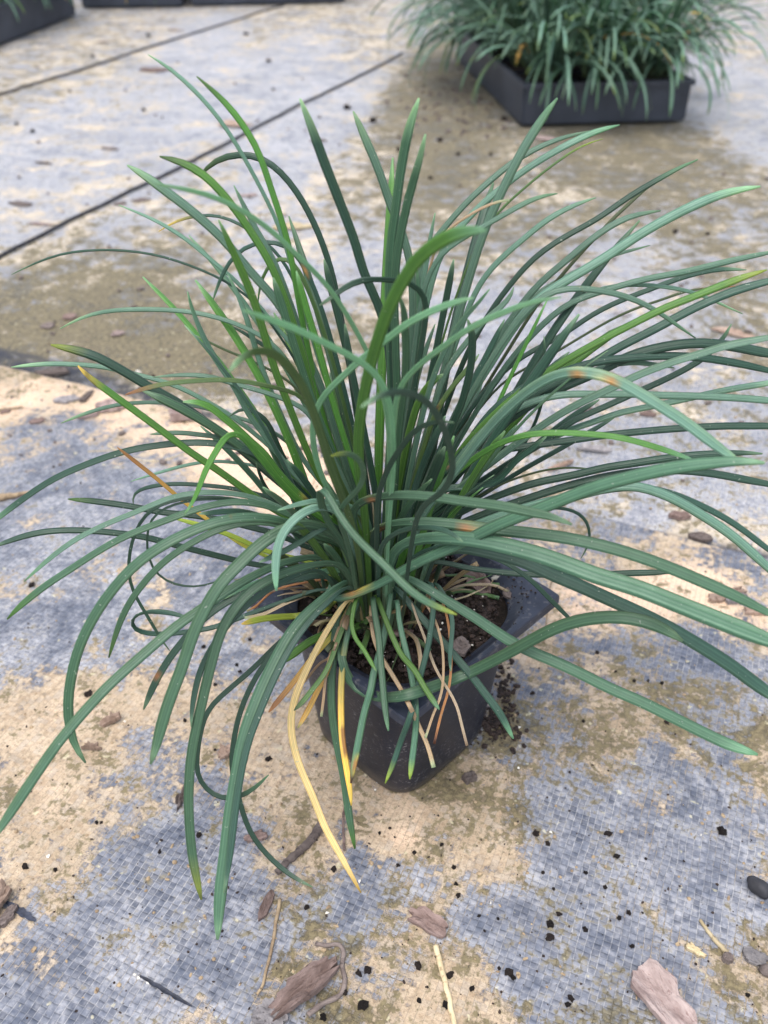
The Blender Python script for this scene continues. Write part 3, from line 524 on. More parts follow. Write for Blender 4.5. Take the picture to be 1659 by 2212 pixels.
# Each traced blade: depth of its tip relative to the pot (cm, away from the camera +), width in pixels, colour[/tip colour],
# spots as @place, then the way it takes, from the tip down to the crown.
LEAVES = """
3 9 t|320,118 360,142 410,185 450,227 480,265 505,302 530,345 555,390 575,430 595,470 610,510 640,610 695,800 765,1000 795,1150
2 14 g/o|425,165 465,200 500,235 525,270 545,300 562,335 575,375 590,420 605,465 620,515 630,560 645,650 665,750 700,900 750,1050 790,1160
0 21 d/p|648,213 675,280 700,350 720,400 745,465 770,530 785,590 810,640 828,690 842,770 845,900 832,1100
3 18 t/p|763,240 785,290 805,335 825,385 842,440 868,500 885,560 892,640 890,760 880,900 852,1100
0 21 v/p|905,212 885,270 872,330 862,390 855,450 847,500 842,553 840,620 842,720 845,850 840,1000 830,1140
-1 19 v/p|919,290 905,350 890,400 877,450 867,500 857,553 852,640 855,760 858,900 845,1100
-9 26 g/l|1050,497 1005,498 965,512 930,535 900,560 880,590 860,625 840,665 820,720 800,790 785,860 775,930 775,1000 790,1140
-4 17 v|860,636 872,660 875,710 877,760 875,810 868,880 860,950 850,1100
3 20 t/l|1204,212 1175,250 1150,290 1125,330 1105,370 1085,410 1070,445 1055,475 1040,515 1025,560 1005,630 985,700 960,800 920,950 880,1120
4 15 t/l|1338,270 1294,280 1260,295 1210,320 1160,350 1125,372 1095,397 1065,420 1030,450 1000,485 970,515 945,565 925,640 900,760 880,900 855,1110
6 14 t|1275,283 1220,295 1180,310 1140,330 1100,355 1065,385 1030,415 1000,445 970,480 940,515 920,545 905,600 895,700 880,850 860,1090
5 5 o/e|1302,300 1270,308 1245,320 1210,345 1175,370 1140,400 1105,430 1070,465 1030,530 1000,600 960,720 900,950 870,1100
1 12 t/l|1204,418 1170,422 1130,440 1095,460 1060,480 1025,500 990,520 955,545 930,585 910,650 890,800 865,1090
4 13 t|1287,427 1255,437 1215,455 1180,475 1150,500 1120,525 1080,560 1045,600 1018,650 985,740 950,850 890,1090
4 13 d/l|1507,345 1470,360 1430,383 1390,405 1350,430 1310,460 1270,485 1230,505 1190,530 1155,555 1120,593 1080,643 1050,688 1020,740 985,820 940,950 890,1110
6 8 b|1430,385 1395,405 1360,440 1325,470 1295,505 1260,540 1235,570 1200,610 1160,658 1100,753 1050,833 1005,910 940,1040 900,1120
3 21 t/p|1642,403 1600,408 1555,420 1505,440 1455,465 1405,492 1360,520 1325,545 1290,567 1250,590 1200,620 1150,655 1100,720 1050,800 1000,880 920,1050 895,1120
5 16 t|1427,455 1390,460 1350,470 1315,490 1285,510 1255,535 1235,553 1190,590 1150,628 1100,695 1050,785 980,900 900,1110
6 10 t|1404,530 1355,543 1310,555 1240,588 1180,620 1120,665 1070,735 1000,860 900,1100
3 14 t|1700,538 1659,546 1580,563 1530,575 1480,588 1405,600 1355,613 1305,628 1255,643 1215,663 1175,698 1140,733 1110,768 1080,808 1050,853 1020,903 940,1040 890,1120
5 12 d|1612,583 1555,580 1505,590 1455,605 1405,625 1355,643 1310,663 1265,688 1225,718 1180,743 1140,763 1110,783 1080,810 1020,880 930,1020 890,1110
0 17 g/e|1657,583 1630,590 1580,608 1530,628 1480,648 1430,667 1380,693 1330,718 1280,745 1230,773 1190,798 1160,818 1130,843 1090,873 1020,940 940,1050 890,1130
2 20 d|1710,593 1659,608 1610,620 1560,638 1510,660 1470,680 1430,703 1380,728 1330,753 1290,778 1255,798 1220,818 1150,862 1060,935 950,1050 890,1130
4 6 b/r|1600,618 1555,620 1520,623 1480,628 1430,648 1380,663 1330,685 1280,713 1230,743 1180,773 1130,798 1090,823 1060,853 980,960 900,1110
1 15 t/l|1502,730 1470,708 1430,678 1395,658 1355,640 1310,630 1270,623 1220,623 1180,634 1140,667 1090,732 1040,812 960,960 890,1110
3 10 t/p|1604,678 1570,663 1530,643 1495,630 1445,620 1395,615 1355,615 1300,622 1240,650 1170,702 1090,802 980,960 890,1110
2 15 d|1580,700 1565,730 1540,755 1515,778 1470,803 1430,823 1380,845 1330,868 1280,890 1230,912 1190,945 1100,1000 960,1090 900,1140
1 23 d|1720,773 1659,763 1610,753 1555,743 1505,740 1455,745 1405,755 1360,768 1320,788 1270,813 1220,833 1180,853 1140,878 1100,903 1060,938 970,1040 900,1140
-2 19 t|1710,718 1659,730 1610,738 1560,748 1520,763 1480,773 1430,790 1395,803 1360,818 1330,835 1270,862 1200,900 1100,970 960,1080 900,1140
1 18 d|1720,815 1659,800 1610,788 1555,778 1505,771 1455,768 1405,770 1355,773 1305,778 1270,785 1230,798 1180,815 1130,838 1060,890 960,1030 895,1140
1 11 t|1457,795 1420,788 1380,783 1340,785 1305,793 1270,803 1230,815 1160,850 1080,915 970,1040 900,1140
-6 24 t@.63r@.69r|1607,1005 1575,983 1540,958 1500,926 1460,898 1420,873 1380,848 1345,828 1305,810 1260,803 1220,803 1180,818 1120,860 1050,930 960,1050 900,1140
2 15 t/p|1720,815 1659,828 1610,835 1555,845 1520,853 1430,873 1380,883 1330,893 1280,913 1230,928 1150,970 1050,1040 910,1140
0 17 t|1720,870 1659,865 1605,860 1555,858 1505,855 1455,855 1405,853 1355,850 1305,853 1255,850 1205,853 1160,863 1120,880 1080,903 1040,933 970,1020 900,1140
0 17 d@.3r|1720,920 1659,920 1605,920 1555,920 1505,923 1455,926 1405,930 1355,935 1305,940 1255,948 1180,958 1110,968 1055,975 1005,985 950,1030 900,1120
-5 15 g/l|1507,998 1475,985 1430,970 1380,955 1330,943 1280,938 1230,935 1180,935 1130,940 1090,953 1055,970 1020,993 990,1018 960,1043 910,1100 880,1150
-1 18 d|1647,980 1610,978 1555,980 1505,983 1455,988 1405,995 1355,1003 1305,1010 1255,1023 1205,1033 1155,1043 1110,1058 1070,1073 1000,1105 930,1160
-8 28 v@.22r|1652,1000 1610,995 1555,998 1505,1003 1455,1010 1405,1020 1355,1033 1305,1045 1255,1063 1205,1083 1155,1103 1080,1131 1030,1156 980,1181 930,1201 880,1226 830,1256 780,1278 730,1297 703,1298 700,1278 720,1250
-1 19 d|1720,1058 1659,1045 1605,1035 1555,1025 1500,1018 1420,1015 1330,1025 1230,1048 1130,1080 1040,1112 930,1170
-4 23 t|1720,1280 1659,1226 1610,1180 1560,1140 1505,1106 1480,1090 1440,1070 1400,1055 1360,1048 1310,1053 1250,1070 1150,1092 1050,1125 940,1180
-2 17 d|1720,1230 1659,1186 1600,1140 1555,1112 1500,1085 1440,1062 1380,1052 1310,1058 1200,1080 1080,1110 940,1170
-8 22 v@.42r|1235,1133 1190,1115 1150,1108 1110,1098 1060,1090 1000,1083 950,1075 900,1070 850,1070 800,1076 765,1092 760,1130 775,1190
-7 19 t/l|597,1276 595,1231 600,1181 615,1146 640,1118 670,1100 710,1095 745,1120 765,1180
-5 13 t|600,1102 650,1088 690,1082 740,1088 780,1110 800,1150
-8 27 v@.20k@.38r|1700,1345 1630,1308 1580,1283 1530,1262 1480,1240 1430,1220 1380,1202 1330,1186 1280,1174 1230,1163 1180,1156 1130,1150 1080,1146 1030,1139 980,1132 930,1128 880,1127 830,1133 795,1150 790,1190
-10 36 v|1720,1408 1630,1371 1580,1351 1530,1331 1480,1311 1430,1291 1380,1271 1330,1256 1280,1241 1230,1221 1180,1203 1130,1188 1080,1176 1030,1166 970,1161 905,1163 860,1178 840,1210
-8 29 d|1700,1525 1630,1476 1580,1438 1530,1406 1480,1376 1430,1348 1380,1323 1330,1301 1280,1278 1230,1256 1180,1236 1130,1211 1060,1195 1000,1182 930,1190 880,1220
-2 15 d|1485,1233 1455,1234 1405,1237 1355,1238 1305,1241 1230,1242 1155,1241 1105,1238 1055,1233 1005,1226 950,1214 890,1225
-9 24 v/l|1637,1630 1580,1611 1530,1588 1480,1563 1430,1538 1380,1513 1330,1493 1280,1468 1230,1443 1180,1421 1130,1401 1080,1371 1030,1336 980,1306 930,1276 885,1250 845,1245
-8 25 v|1475,1385 1430,1355 1380,1338 1330,1332 1280,1335 1230,1345 1180,1365 1130,1393 1080,1420 1030,1445 980,1468 930,1485 880,1502 830,1509 800,1503 765,1485 743,1450 735,1400 745,1335 768,1285
-7 17 d/l|1109,1596 1080,1541 1050,1501 1020,1461 990,1426 960,1391 930,1356 895,1316 865,1281 840,1265
-4 11 d|1250,1358 1235,1341 1210,1316 1180,1286 1150,1256 1110,1226 1070,1206 1010,1190 960,1198 900,1225
0 8 d|1255,1206 1270,1181 1275,1151 1265,1121 1245,1106 1210,1097 1150,1100 1050,1120 920,1160
-7 14 l|1022,643 980,653 930,673 880,698 830,738 790,768 740,813 700,853 680,890 675,950 695,1030 750,1150
-7 13 l|1212,642 1170,648 1130,658 1080,678 1040,695 1000,718 965,743 930,768 900,793 875,818 858,850 848,950 838,1110
-3 14 t/l|1057,625 1030,658 1005,683 990,703 970,738 955,768 940,803 930,833 905,930 870,1110
-2 17 d|1010,690 1020,718 1020,763 1015,803 1005,843 995,878 980,913 940,1020 890,1120
-8 13 d|980,913 945,910 905,923 880,948 855,983 835,1020 815,1100
-12 15 d/p|780,880 800,865 830,850 870,845 905,855 930,875 950,905 965,940 975,980 978,1020 955,1065 900,1120
0 13 o@.75k|1035,765 1020,785 1000,808 975,838 955,868 930,920 880,1100
-2 17 g|957,808 935,823 915,848 900,878 890,913 880,953 855,1100
1 8 d|1175,725 1177,768 1177,813 1172,863 1160,903 1145,935 1105,1000 1000,1090 920,1150
2 15 t|1110,620 1105,640 1085,660 1060,680 1035,705 1000,750 970,790 940,870 880,1090
1 14 t@.8r|940,700 925,740 905,800 895,850 885,950 860,1110
3 12 t|940,460 935,485 930,510 922,560 910,640 895,760 880,900 855,1100
0 14 t|1117,918 1100,940 1070,975 1030,1020 950,1090 900,1150
1 5 b|1280,1013 1230,1010 1180,1015 1130,1028 1090,1043 1060,1058 1000,1090 920,1150
-1 17 d|1180,943 1150,968 1115,993 1095,1018 1065,1043 1020,1053 965,1055 910,1090 880,1140
2 14 d|1295,863 1250,890 1210,918 1170,950 1110,1000 1000,1085 910,1150
3 12 d|1330,900 1270,935 1200,975 1120,1020 1000,1095 910,1155
2 20 t/p|275,357 300,371 325,387 360,415 395,440 425,465 455,490 485,520 510,548 545,593 580,628 610,668 635,713 655,753 680,803 700,853 715,903 750,1020 790,1150
1 18 g/o|345,338 380,345 415,360 445,380 470,405 495,435 515,460 535,490 555,520 577,555 600,603 615,643 630,683 640,723 655,763 665,803 675,853 700,950 750,1080 790,1170
-6 11 l|335,397 380,405 430,415 470,427 505,445 540,465 570,485 595,505 615,525 640,550 665,573 700,608 730,648 760,698 785,743 800,775 825,840 840,950 835,1110
4 10 t|257,443 300,460 345,480 385,505 415,525 445,553 490,588 525,623 555,653 585,693 620,733 650,768 680,820 720,930 780,1110
6 8 d/y|343,500 365,483 400,470 430,465 460,463 490,470 520,485 545,500 575,525 610,560 650,640 690,760 740,950 790,1130
5 14 d/o|430,382 445,360 465,345 490,336 525,332 550,335 580,348 610,375 635,405 660,445 680,485 695,520 705,550 720,598 730,653 740,703 750,763 757,803 770,900 800,1090
2 13 t|505,400 520,430 535,460 550,490 575,530 600,580 630,660 660,750 700,880 780,1090
-2 18 g|472,475 485,500 500,537 530,603 550,653 565,703 580,753 595,803 615,853 635,903 655,953 700,1050 780,1150
3 11 d@.7r|458,655 465,628 480,593 495,563 515,543 540,527 570,522 605,523 640,548 680,625 720,750 770,950 800,1110
2 13 t|492,593 510,628 530,678 545,728 560,778 575,818 600,880 660,1000 770,1140
4 10 o|557,658 560,620 575,580 592,560 612,553 640,575 680,662 730,820 790,1090
0 14 t/l|405,630 415,668 435,718 455,758 480,798 505,833 525,873 545,908 570,938 595,973 650,1040 750,1140
2 11 t/p|130,710 165,690 210,675 260,669 310,668 360,669 410,673 460,683 500,695 540,713 575,730 605,758 630,793 650,833 690,920 780,1120
1 21 d/e|110,745 150,753 190,763 225,778 260,798 295,818 325,838 355,853 390,873 425,898 460,923 495,948 530,978 565,1008 600,1038 635,1068 700,1120 770,1170
-1 18 g/y|168,790 190,813 225,838 265,868 300,893 340,923 380,953 420,983 460,1008 495,1033 530,1058 565,1083 600,1105 680,1150 760,1190
2 11 t/p|25,793 65,788 110,785 160,787 210,790 250,798 290,808 340,820 385,835 430,858 470,880 510,905 560,945 620,1000 740,1130 780,1180
-4 11 o/r|270,853 310,840 350,830 390,825 430,822 475,820 525,823 575,833 620,843 655,858 690,920 740,1050 790,1150
0 12 t|330,815 380,810 425,810 465,815 500,828 540,838 575,848 615,863 660,885 700,950 780,1130
2 9 t/p|132,914 170,898 215,883 260,873 310,869 360,870 400,873 440,880 480,893 520,903 560,918 600,938 630,963 680,1020 770,1140
-2 19 g@.45k|395,868 430,868 460,883 490,908 520,933 545,958 570,978 595,1013 620,1043 680,1100 770,1170
1 11 d|495,900 515,885 535,883 565,898 585,923 600,960 640,1030 760,1160
-10 20 o/p|495,803 515,778 540,760 570,755 600,768 625,793 645,818 660,848 672,878 685,913 700,963 715,1013 735,1063 770,1170
-10 14 l|525,670 565,683 605,698 645,713 685,733 720,750 755,768 790,788 815,812 832,840 845,890 850,1000 840,1140
3 6 b|412,720 450,738 490,758 530,773 560,788 600,808 650,850 700,950 780,1120
2 11 d|482,698 510,708 540,728 565,743 600,768 650,840 700,940 780,1120
4 5 d|25,593 60,575 100,558 140,546 200,540 260,540 320,547 350,553 410,573 470,598 520,628 555,658 600,720 650,800 720,960 790,1130
1 11 t|325,938 360,935 400,935 440,940 480,945 515,953 560,980 610,1020 680,1080 760,1160
-1 16 d/l|-40,1150 0,1115 50,1078 100,1043 150,1018 200,998 250,980 300,968 350,961 400,956 450,956 500,963 550,978 590,1003 640,1050 700,1110 780,1180
2 8 t|282,1040 320,1028 370,1013 420,1001 470,996 520,1001 560,1008 590,1023 640,1060 760,1170
1 10 d|288,1092 283,1070 300,1058 340,1048 390,1045 440,1048 490,1053 540,1063 590,1078 660,1120 760,1180
0 15 d/g|147,1078 190,1081 230,1086 280,1093 320,1101 360,1108 400,1111 450,1118 500,1128 550,1141 590,1151 660,1180 740,1215
-4 15 g|398,1112 415,1088 427,1063 437,1033 450,1003 465,978 480,953 495,935 513,933 535,955 575,1005 640,1080 760,1180
-1 8 d|553,1000 565,1035 585,1068 610,1095 680,1140 760,1190
-9 12 v/e|715,985 750,978 775,992 787,1018 780,1048 760,1072 738,1095 735,1130 755,1190
-10 18 v/e|987,1328 950,1313 915,1297 880,1270 850,1240 825,1215 790,1182 760,1150 735,1115 718,1085 700,1055 692,1045 690,1075 710,1130 755,1200
-2 15 d|-25,1184 0,1176 40,1161 90,1149 140,1145 190,1146 240,1150 290,1156 340,1166 380,1178 420,1188 460,1198 500,1208 540,1218 580,1223 650,1235 740,1240
-4 13 t/l|52,1256 90,1221 130,1188 170,1161 210,1141 250,1123 290,1108 330,1090 370,1074 410,1066 460,1063 520,1068 580,1085 650,1120 750,1180
-5 16 v/g|15,1338 35,1316 65,1291 100,1263 140,1238 180,1211 220,1186 260,1163 300,1146 340,1131 380,1116 420,1101 470,1088 520,1083 580,1093 640,1120 740,1180
-9 22 v|185,1648 165,1621 152,1586 147,1546 147,1501 155,1456 167,1406 187,1361 212,1316 245,1271 280,1231 320,1198 360,1173 400,1153 440,1136 480,1123 520,1117 565,1117 610,1125 680,1150 760,1190
-6 15 v/g|235,1421 245,1386 260,1341 280,1301 305,1266 335,1231 370,1201 405,1178 440,1158 480,1141 520,1130 560,1127 600,1132 680,1160 760,1200
-13 21 v|-30,1830 0,1790 50,1714 92,1652 130,1598 170,1551 210,1506 250,1466 290,1431 330,1396 370,1361 410,1331 450,1306 500,1270 560,1237 620,1212 680,1202 750,1220
-10 27 v|325,1651 335,1621 345,1581 355,1546 370,1501 390,1451 405,1406 420,1361 445,1311 475,1261 510,1226 550,1186 590,1156 640,1133 690,1135 755,1195
-12 22 v/e|435,1944 425,1899 415,1849 410,1789 407,1734 410,1660 417,1606 428,1556 440,1501 452,1451 465,1401 482,1351 505,1316 530,1286 560,1262 610,1238 680,1220 750,1225
-9 13 d|413,1570 415,1530 425,1476 440,1431 470,1380 520,1320 600,1262 700,1235
-13 26 v|470,2030 472,1984 477,1919 485,1859 492,1799 500,1734 510,1684 515,1650 525,1596 540,1551 555,1511 575,1466 595,1426 615,1386 635,1356 660,1326 685,1306 730,1268 770,1250
-12 16 d|484,1929 495,1860 503,1790 512,1720 522,1660 540,1590 560,1540 585,1480 620,1410 665,1345 720,1290 765,1262
-10 11 d|675,1916 640,1899 600,1869 570,1839 550,1814 530,1774 515,1719 503,1680 500,1640 505,1600 512,1560 525,1520 540,1486 560,1450 590,1410 630,1370 680,1330 740,1280
-8 11 d/l|580,1674 555,1699 525,1719 495,1726 465,1721 440,1699 425,1674 425,1640 432,1585 440,1556 450,1531 475,1506 510,1476 545,1446 580,1411 610,1381 645,1356 700,1312 760,1262
-7 16 d@.88r|310,1533 325,1496 345,1456 370,1416 395,1386 415,1361 460,1320 520,1285 600,1260 720,1250
-3 12 d|420,1341 380,1326 340,1321 305,1323 285,1333 280,1346 290,1361 325,1369 370,1369 415,1363 460,1356 500,1341 540,1326 580,1311 620,1296 660,1283 710,1272
-3 15 e/y|522,1348 560,1338 600,1333 640,1331 670,1326 700,1316 760,1275
-5 15 v|480,1295 500,1281 540,1266 580,1251 620,1243 670,1238 720,1233 770,1231 815,1232 845,1245
-1 10 y/r|253,966 300,1003 350,1043 390,1078 430,1108 465,1135 500,1161 530,1181 565,1196 600,1213 635,1223 670,1231 740,1240
-1 12 e|370,1118 410,1128 450,1140 500,1157 580,1192 700,1228
-4 8 d|367,1406 350,1386 325,1341 300,1301 282,1266 277,1221 282,1181 295,1141 310,1116 340,1092 400,1077 500,1077 620,1112 750,1190
-4 6 d|500,1241 470,1256 430,1268 390,1266 350,1251 325,1221 317,1181 320,1131 335,1110 380,1088 480,1078 620,1112 750,1190
-8.5 17 v/g|767,1834 757,1780 750,1735 745,1692 737,1649 728,1607 720,1560 716,1518 716,1467 720,1416 724,1360 735,1312 765,1275
-8.2 14 o/y|759,1740 758,1722 752,1679 745,1637 739,1594 737,1552 737,1488 741,1424 750,1373 767,1314 785,1275
-8.2 16 v/k@.93r|758,1692 764,1654 771,1620 779,1577 788,1535 801,1492 807,1454 822,1405 838,1330 845,1270
-8 15 v/l|839,1579 834,1547 830,1509 826,1467 822,1424 818,1373 809,1322 805,1284
-8.4 14 v/e|885,1683 892,1628 898,1573 898,1530 894,1488 886,1445 873,1390 862,1339 856,1288
-8.2 13 d/e|832,1692 851,1645 868,1594 885,1552 898,1500 911,1450 924,1399 934,1339 936,1290 925,1250
-7.5 13 g/l|949,1533 919,1488 894,1445 868,1416 847,1373 822,1310 810,1280
-6 10 d|974,1450 972,1424 975,1382 977,1339 962,1290 930,1262
-7.5 5 r/k|938,1607 953,1543 968,1494 974,1450 974,1400 965,1330 940,1280
-7.8 6 w/n|1009,1611 996,1560 987,1526 970,1492 958,1475 936,1433 919,1382 902,1339 880,1290
-8.2 10 n|937,1658 924,1611 907,1573 890,1535 868,1492 843,1450 822,1416 805,1370 800,1300
-7.6 5 n|919,1594 936,1543 953,1500 958,1445 953,1382 930,1320 890,1280
-6 12 y/r|580,1539 605,1509 626,1484 656,1445 686,1407 707,1386 740,1340 770,1290
-6.5 11 o/b|635,1535 652,1518 673,1492 699,1458 716,1424 735,1370 770,1290
-6.5 12 y|643,1573 665,1535 686,1492 703,1458 718,1415 740,1350 775,1290
-10 15 x/y|780,1929 750,1874 725,1829 700,1784 682,1735 665,1696 648,1658 635,1615 628,1573 631,1530 645,1485 680,1410 720,1340 765,1285
-5 19 g|605,1433 635,1411 669,1386 707,1369 741,1360 775,1352 805,1325 810,1285
-6 10 g|813,1450 800,1428 783,1399 767,1377 760,1340 775,1285
-5 4 n|635,1492 656,1475 690,1433 716,1416 740,1350 770,1290
-6 6 n|694,1548 699,1509 703,1467 712,1420 735,1350 770,1290
-2 8 w|529,1335 571,1326 614,1305 656,1288 700,1275 750,1262
-1 5 r|533,1320 554,1309 571,1292 592,1276 640,1262 720,1255
1 4 n|1100,432 1085,428 1065,440 1035,450 1000,475 968,492 940,540 915,640 880,900 850,1100
-3 14 d|690,660 720,640 760,610 800,602 840,605 880,608 920,640 915,720 890,860 855,1090
-5 14 d|430,1110 520,1105 600,1130 660,1165 740,1215
-6 14 d|560,1215 615,1190 650,1170 690,1145 720,1135 760,1190
-7 12 d|1000,1170 960,1145 900,1140 850,1155 820,1200
2 17 d|700,560 720,640 745,740 770,850 795,980 815,1110
1 16 g|640,585 660,660 690,760 720,870 760,1000 795,1130
0 18 v|590,600 615,680 640,760 680,880 740,1030 790,1150
-1 16 d|745,700 760,800 780,900 800,1000 815,1110
1 15 v|900,570 905,680 895,800 880,940 855,1100
0 16 d|980,560 965,640 945,740 920,860 890,990 860,1110
2 15 d|1090,690 1050,770 1010,850 960,950 900,1100
1 14 d|1180,830 1120,890 1060,950 980,1040 900,1140
2 14 d|1230,760 1160,820 1090,880 1000,980 900,1130
"""
CRX, CRY, CRR = -.011, .004, .026
LENS = []
def traced(line, idx):
    head, pts = line.split('|'); hp = head.split(); yt = float(hp[0]) / 100; wpx = float(hp[1]); cc = hp[2].split('@')
    spots = [(float(c[:-1]), .019, c[-1]) for c in cc[1:]]; bc = cc[0].split('/')
    P = [tuple(map(float, q.split(','))) for q in pts.split()][::-1]
    rg = random.Random(idx * 13 + 5)
    # the crown: where this blade leaves the soil
    yr = max(-.020, min(.022, yt * .28)) + CRY + rg.uniform(-.004, .004)
    q = AT(P[0][0], P[0][1], yr); xr = CRX + max(-.024, min(.024, (q.x - CRX) * .62))
    dx, dy = xr - CRX, yr - CRY; rr = math.hypot(dx, dy)
    if rr > CRR: xr, yr = CRX + dx * CRR / rr, CRY + dy * CRR / rr
    root = Vector((xr, yr, SOILZ + .001)); rp = proj(root)
    P = [rp] + [p for p in P if p[1] < rp[1] - 12 or p != P[0]]
    n = 44
    im, L = crspline([(a, b_, 0) for a, b_ in P], n)
    path = []
    pw = 1.15 if yt > -.06 else .85
    for i, m in enumerate(im):
        s = i / (n - 1); Y = yr + (yt - yr) * s ** pw
        d = ray(m.x, m.y); t = (Y - CAM.y) / d.y; p = CAM + d * t
        if p.z < .006: p = G(m.x, m.y, .006)
        path.append(p)
    # keep hanging blades outside the pot
    for i, p in enumerate(path):
        if i > 6 and p.z < .0925:
            need = .074 if p.z > .07 else .055 + .02 * p.z / .09
            k = abs(p.x) + abs(p.y)
            if k < need and p.y < 0:
                Y = -(need - abs(p.x)); pp = AT(im[i].x, im[i].y, Y)
                path[i] = pp
    path[0] = root; path = smoothpath(path, 2)
    dep = (path[n // 2 + 4] - CAM).length
    w = max(.0010, min(.0058, wpx * dep / FPX * (1.0 if yt < -.05 else .92)))
    Lm = sum((path[i + 1] - path[i]).length for i in range(n - 1)); LENS.append((round(Lm, 3), round(w * 1000, 1), head))
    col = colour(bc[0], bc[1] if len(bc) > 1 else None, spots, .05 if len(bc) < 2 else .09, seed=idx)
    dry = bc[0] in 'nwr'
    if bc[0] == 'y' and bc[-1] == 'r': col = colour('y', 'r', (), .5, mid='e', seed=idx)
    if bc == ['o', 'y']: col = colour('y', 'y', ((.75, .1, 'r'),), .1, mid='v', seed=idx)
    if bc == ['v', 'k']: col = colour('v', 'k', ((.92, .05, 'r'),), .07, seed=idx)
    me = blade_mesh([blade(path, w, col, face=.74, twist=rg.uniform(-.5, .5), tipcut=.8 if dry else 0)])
    return child('dry_leaf' if dry else 'leaf', me, plant)
for i, ln in enumerate([l for l in LEAVES.strip().split('\n') if l.strip()]): traced(ln, i)
# more blades hidden in the heart of the clump, growing from the same crown
def freeblade(rg, root, az, L, el0, droop, n=16, wob=.15):
    p = root.copy(); out = [p.copy()]; el = el0; a = az
    for i in range(n - 1):
        el -= droop / (n - 1) * (.35 + 1.3 * i / n); a += rg.uniform(-wob, wob) / n * 2
        p = p + Vector((math.cos(a) * math.cos(el), math.sin(a) * math.cos(el), math.sin(el))) * (L / (n - 1))
        out.append(p.copy())
    return out
rg = random.Random(77)
for i in range(40):
    a = rg.random() * 6.283; r = CRR * math.sqrt(rg.random())
    root = Vector((CRX + r * math.cos(a), CRY + r * math.sin(a) * .9, SOILZ + .001))
    az = a + rg.gauss(0, .5); front = math.sin(az) < -.3
    L = rg.uniform(.07, .135) if front else rg.uniform(.09, .185)
    path = freeblade(rg, root, az, L, R(rg.uniform(66, 87)), R(rg.uniform(5, 45) if not front else rg.uniform(5, 30)), 20)
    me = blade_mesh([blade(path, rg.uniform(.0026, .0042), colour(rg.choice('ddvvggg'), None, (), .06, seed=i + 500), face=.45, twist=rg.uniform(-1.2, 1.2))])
    child('leaf', me, plant)
# pale sheaths and withered stubs round the foot of the clump
for i in range(70):
    a = rg.random() * 6.283; r = CRR * rg.uniform(.35, 1.12)
    root = Vector((CRX + r * math.cos(a), CRY + r * math.sin(a) * .9, SOILZ)); L = rg.uniform(.018, .05)
    path = freeblade(rg, root, a + rg.gauss(0, .6), L, R(rg.uniform(40, 85)), R(rg.uniform(0, 70)), 9, .6)
    k = rg.choice('nnwob'); c0 = C_[k]; c0 = lerp(c0, (c0[0] * .6, c0[1] * .6, c0[2] * .55), rg.random())
    me = blade_mesh([blade(path, rg.uniform(.0016, .0040), lambda s, u, c0=c0: c0, face=.2, twist=rg.uniform(-2, 2), tipcut=.6, base=1)])
    child('sheath', me, plant)
for i in range(16):                         # thin withered strands lying over the soil and rim
    a = R(rg.uniform(170, 400)); r = CRR * rg.uniform(.8, 1.1)
    root = Vector((CRX + r * math.cos(a), CRY + r * math.sin(a) * .9, SOILZ + .002)); L = rg.uniform(.02, .045)
    path = freeblade(rg, root, a + rg.gauss(0, .5), L, R(rg.uniform(10, 45)), R(rg.uniform(20, 90)), 12, 1.6)
    for p in path: p.z = max(p.z, soil_z(p.x, p.y) + .0012 if abs(p.x) + abs(p.y) < .066 else .004)
    me = blade_mesh([blade(path, rg.uniform(.0008, .0020), colour(rg.choice('nwwo'), None, (), .06, seed=i), face=.2, twist=rg.uniform(-3, 3), tipcut=.6, base=.9)])
    child('dry_leaf', me, plant)

# ------------------------------------------------------------------ nursery trays behind, full of the same grass
def box_part(name, cx, cy, cz, sx, sy, sz, par, mat, bev=.0015):
    bm = bmesh.new(); bmesh.ops.create_cube(bm, size=1)
    for v in bm.verts: v.co = Vector((cx + v.co.x * sx, cy + v.co.y * sy, cz + v.co.z * sz))
    bmesh.ops.bevel(bm, geom=bm.edges[:], offset=bev, segments=2, affect='EDGES')
    me = bpy.data.meshes.new(name); bm.to_mesh(me); bm.free(); return obj(name, me, mat, par)
def tray(A, B, depth, h, label):            # A, B: foot of the near long side
    t = empty('nursery_tray', A); d = B - A; t.rotation_euler.z = math.atan2(d.y, d.x); w = d.length
    tag(t, label, 'tray', 'nursery trays of grass'); th = .003
    box_part('floor', w / 2, depth / 2, .0035, w - .004, depth - .004, .003, t, M_TRAY)
    for nm, cx, cy, sx, sy in (('side_wall', w / 2, th / 2, w - .012, th), ('side_wall', w / 2, depth - th / 2, w - .012, th), ('side_wall', th / 2, depth / 2, th, depth - .012), ('side_wall', w - th / 2, depth / 2, th, depth - .012)):
        box_part(nm, cx, cy, h / 2, sx, sy, h - .002, t, M_TRAY)
    for cx, cy in ((.006, .006), (w - .006, .006), (.006, depth - .006), (w - .006, depth - .006)): box_part('corner_post', cx, cy, h / 2, .0125, .0125, h, t, M_TRAY, .004)
    bm = bmesh.new(); z = h
    o, i_ = .0035, .004
    ring = lambda e, zz: [(-e, -e, zz), (w + e, -e, zz), (w + e, depth + e, zz), (-e, depth + e, zz)]
    vs, fs = loft([ring(-i_, z - .001), ring(-i_, z + .002), ring(o, z + .002), ring(o, z - .006), ring(o - .0025, z - .006), ring(o - .0025, z - .001), ring(-i_, z - .001)])
    bm.free(); obj('rim', mesh('tray_rim', vs, fs, False), M_TRAY, t)
    return t
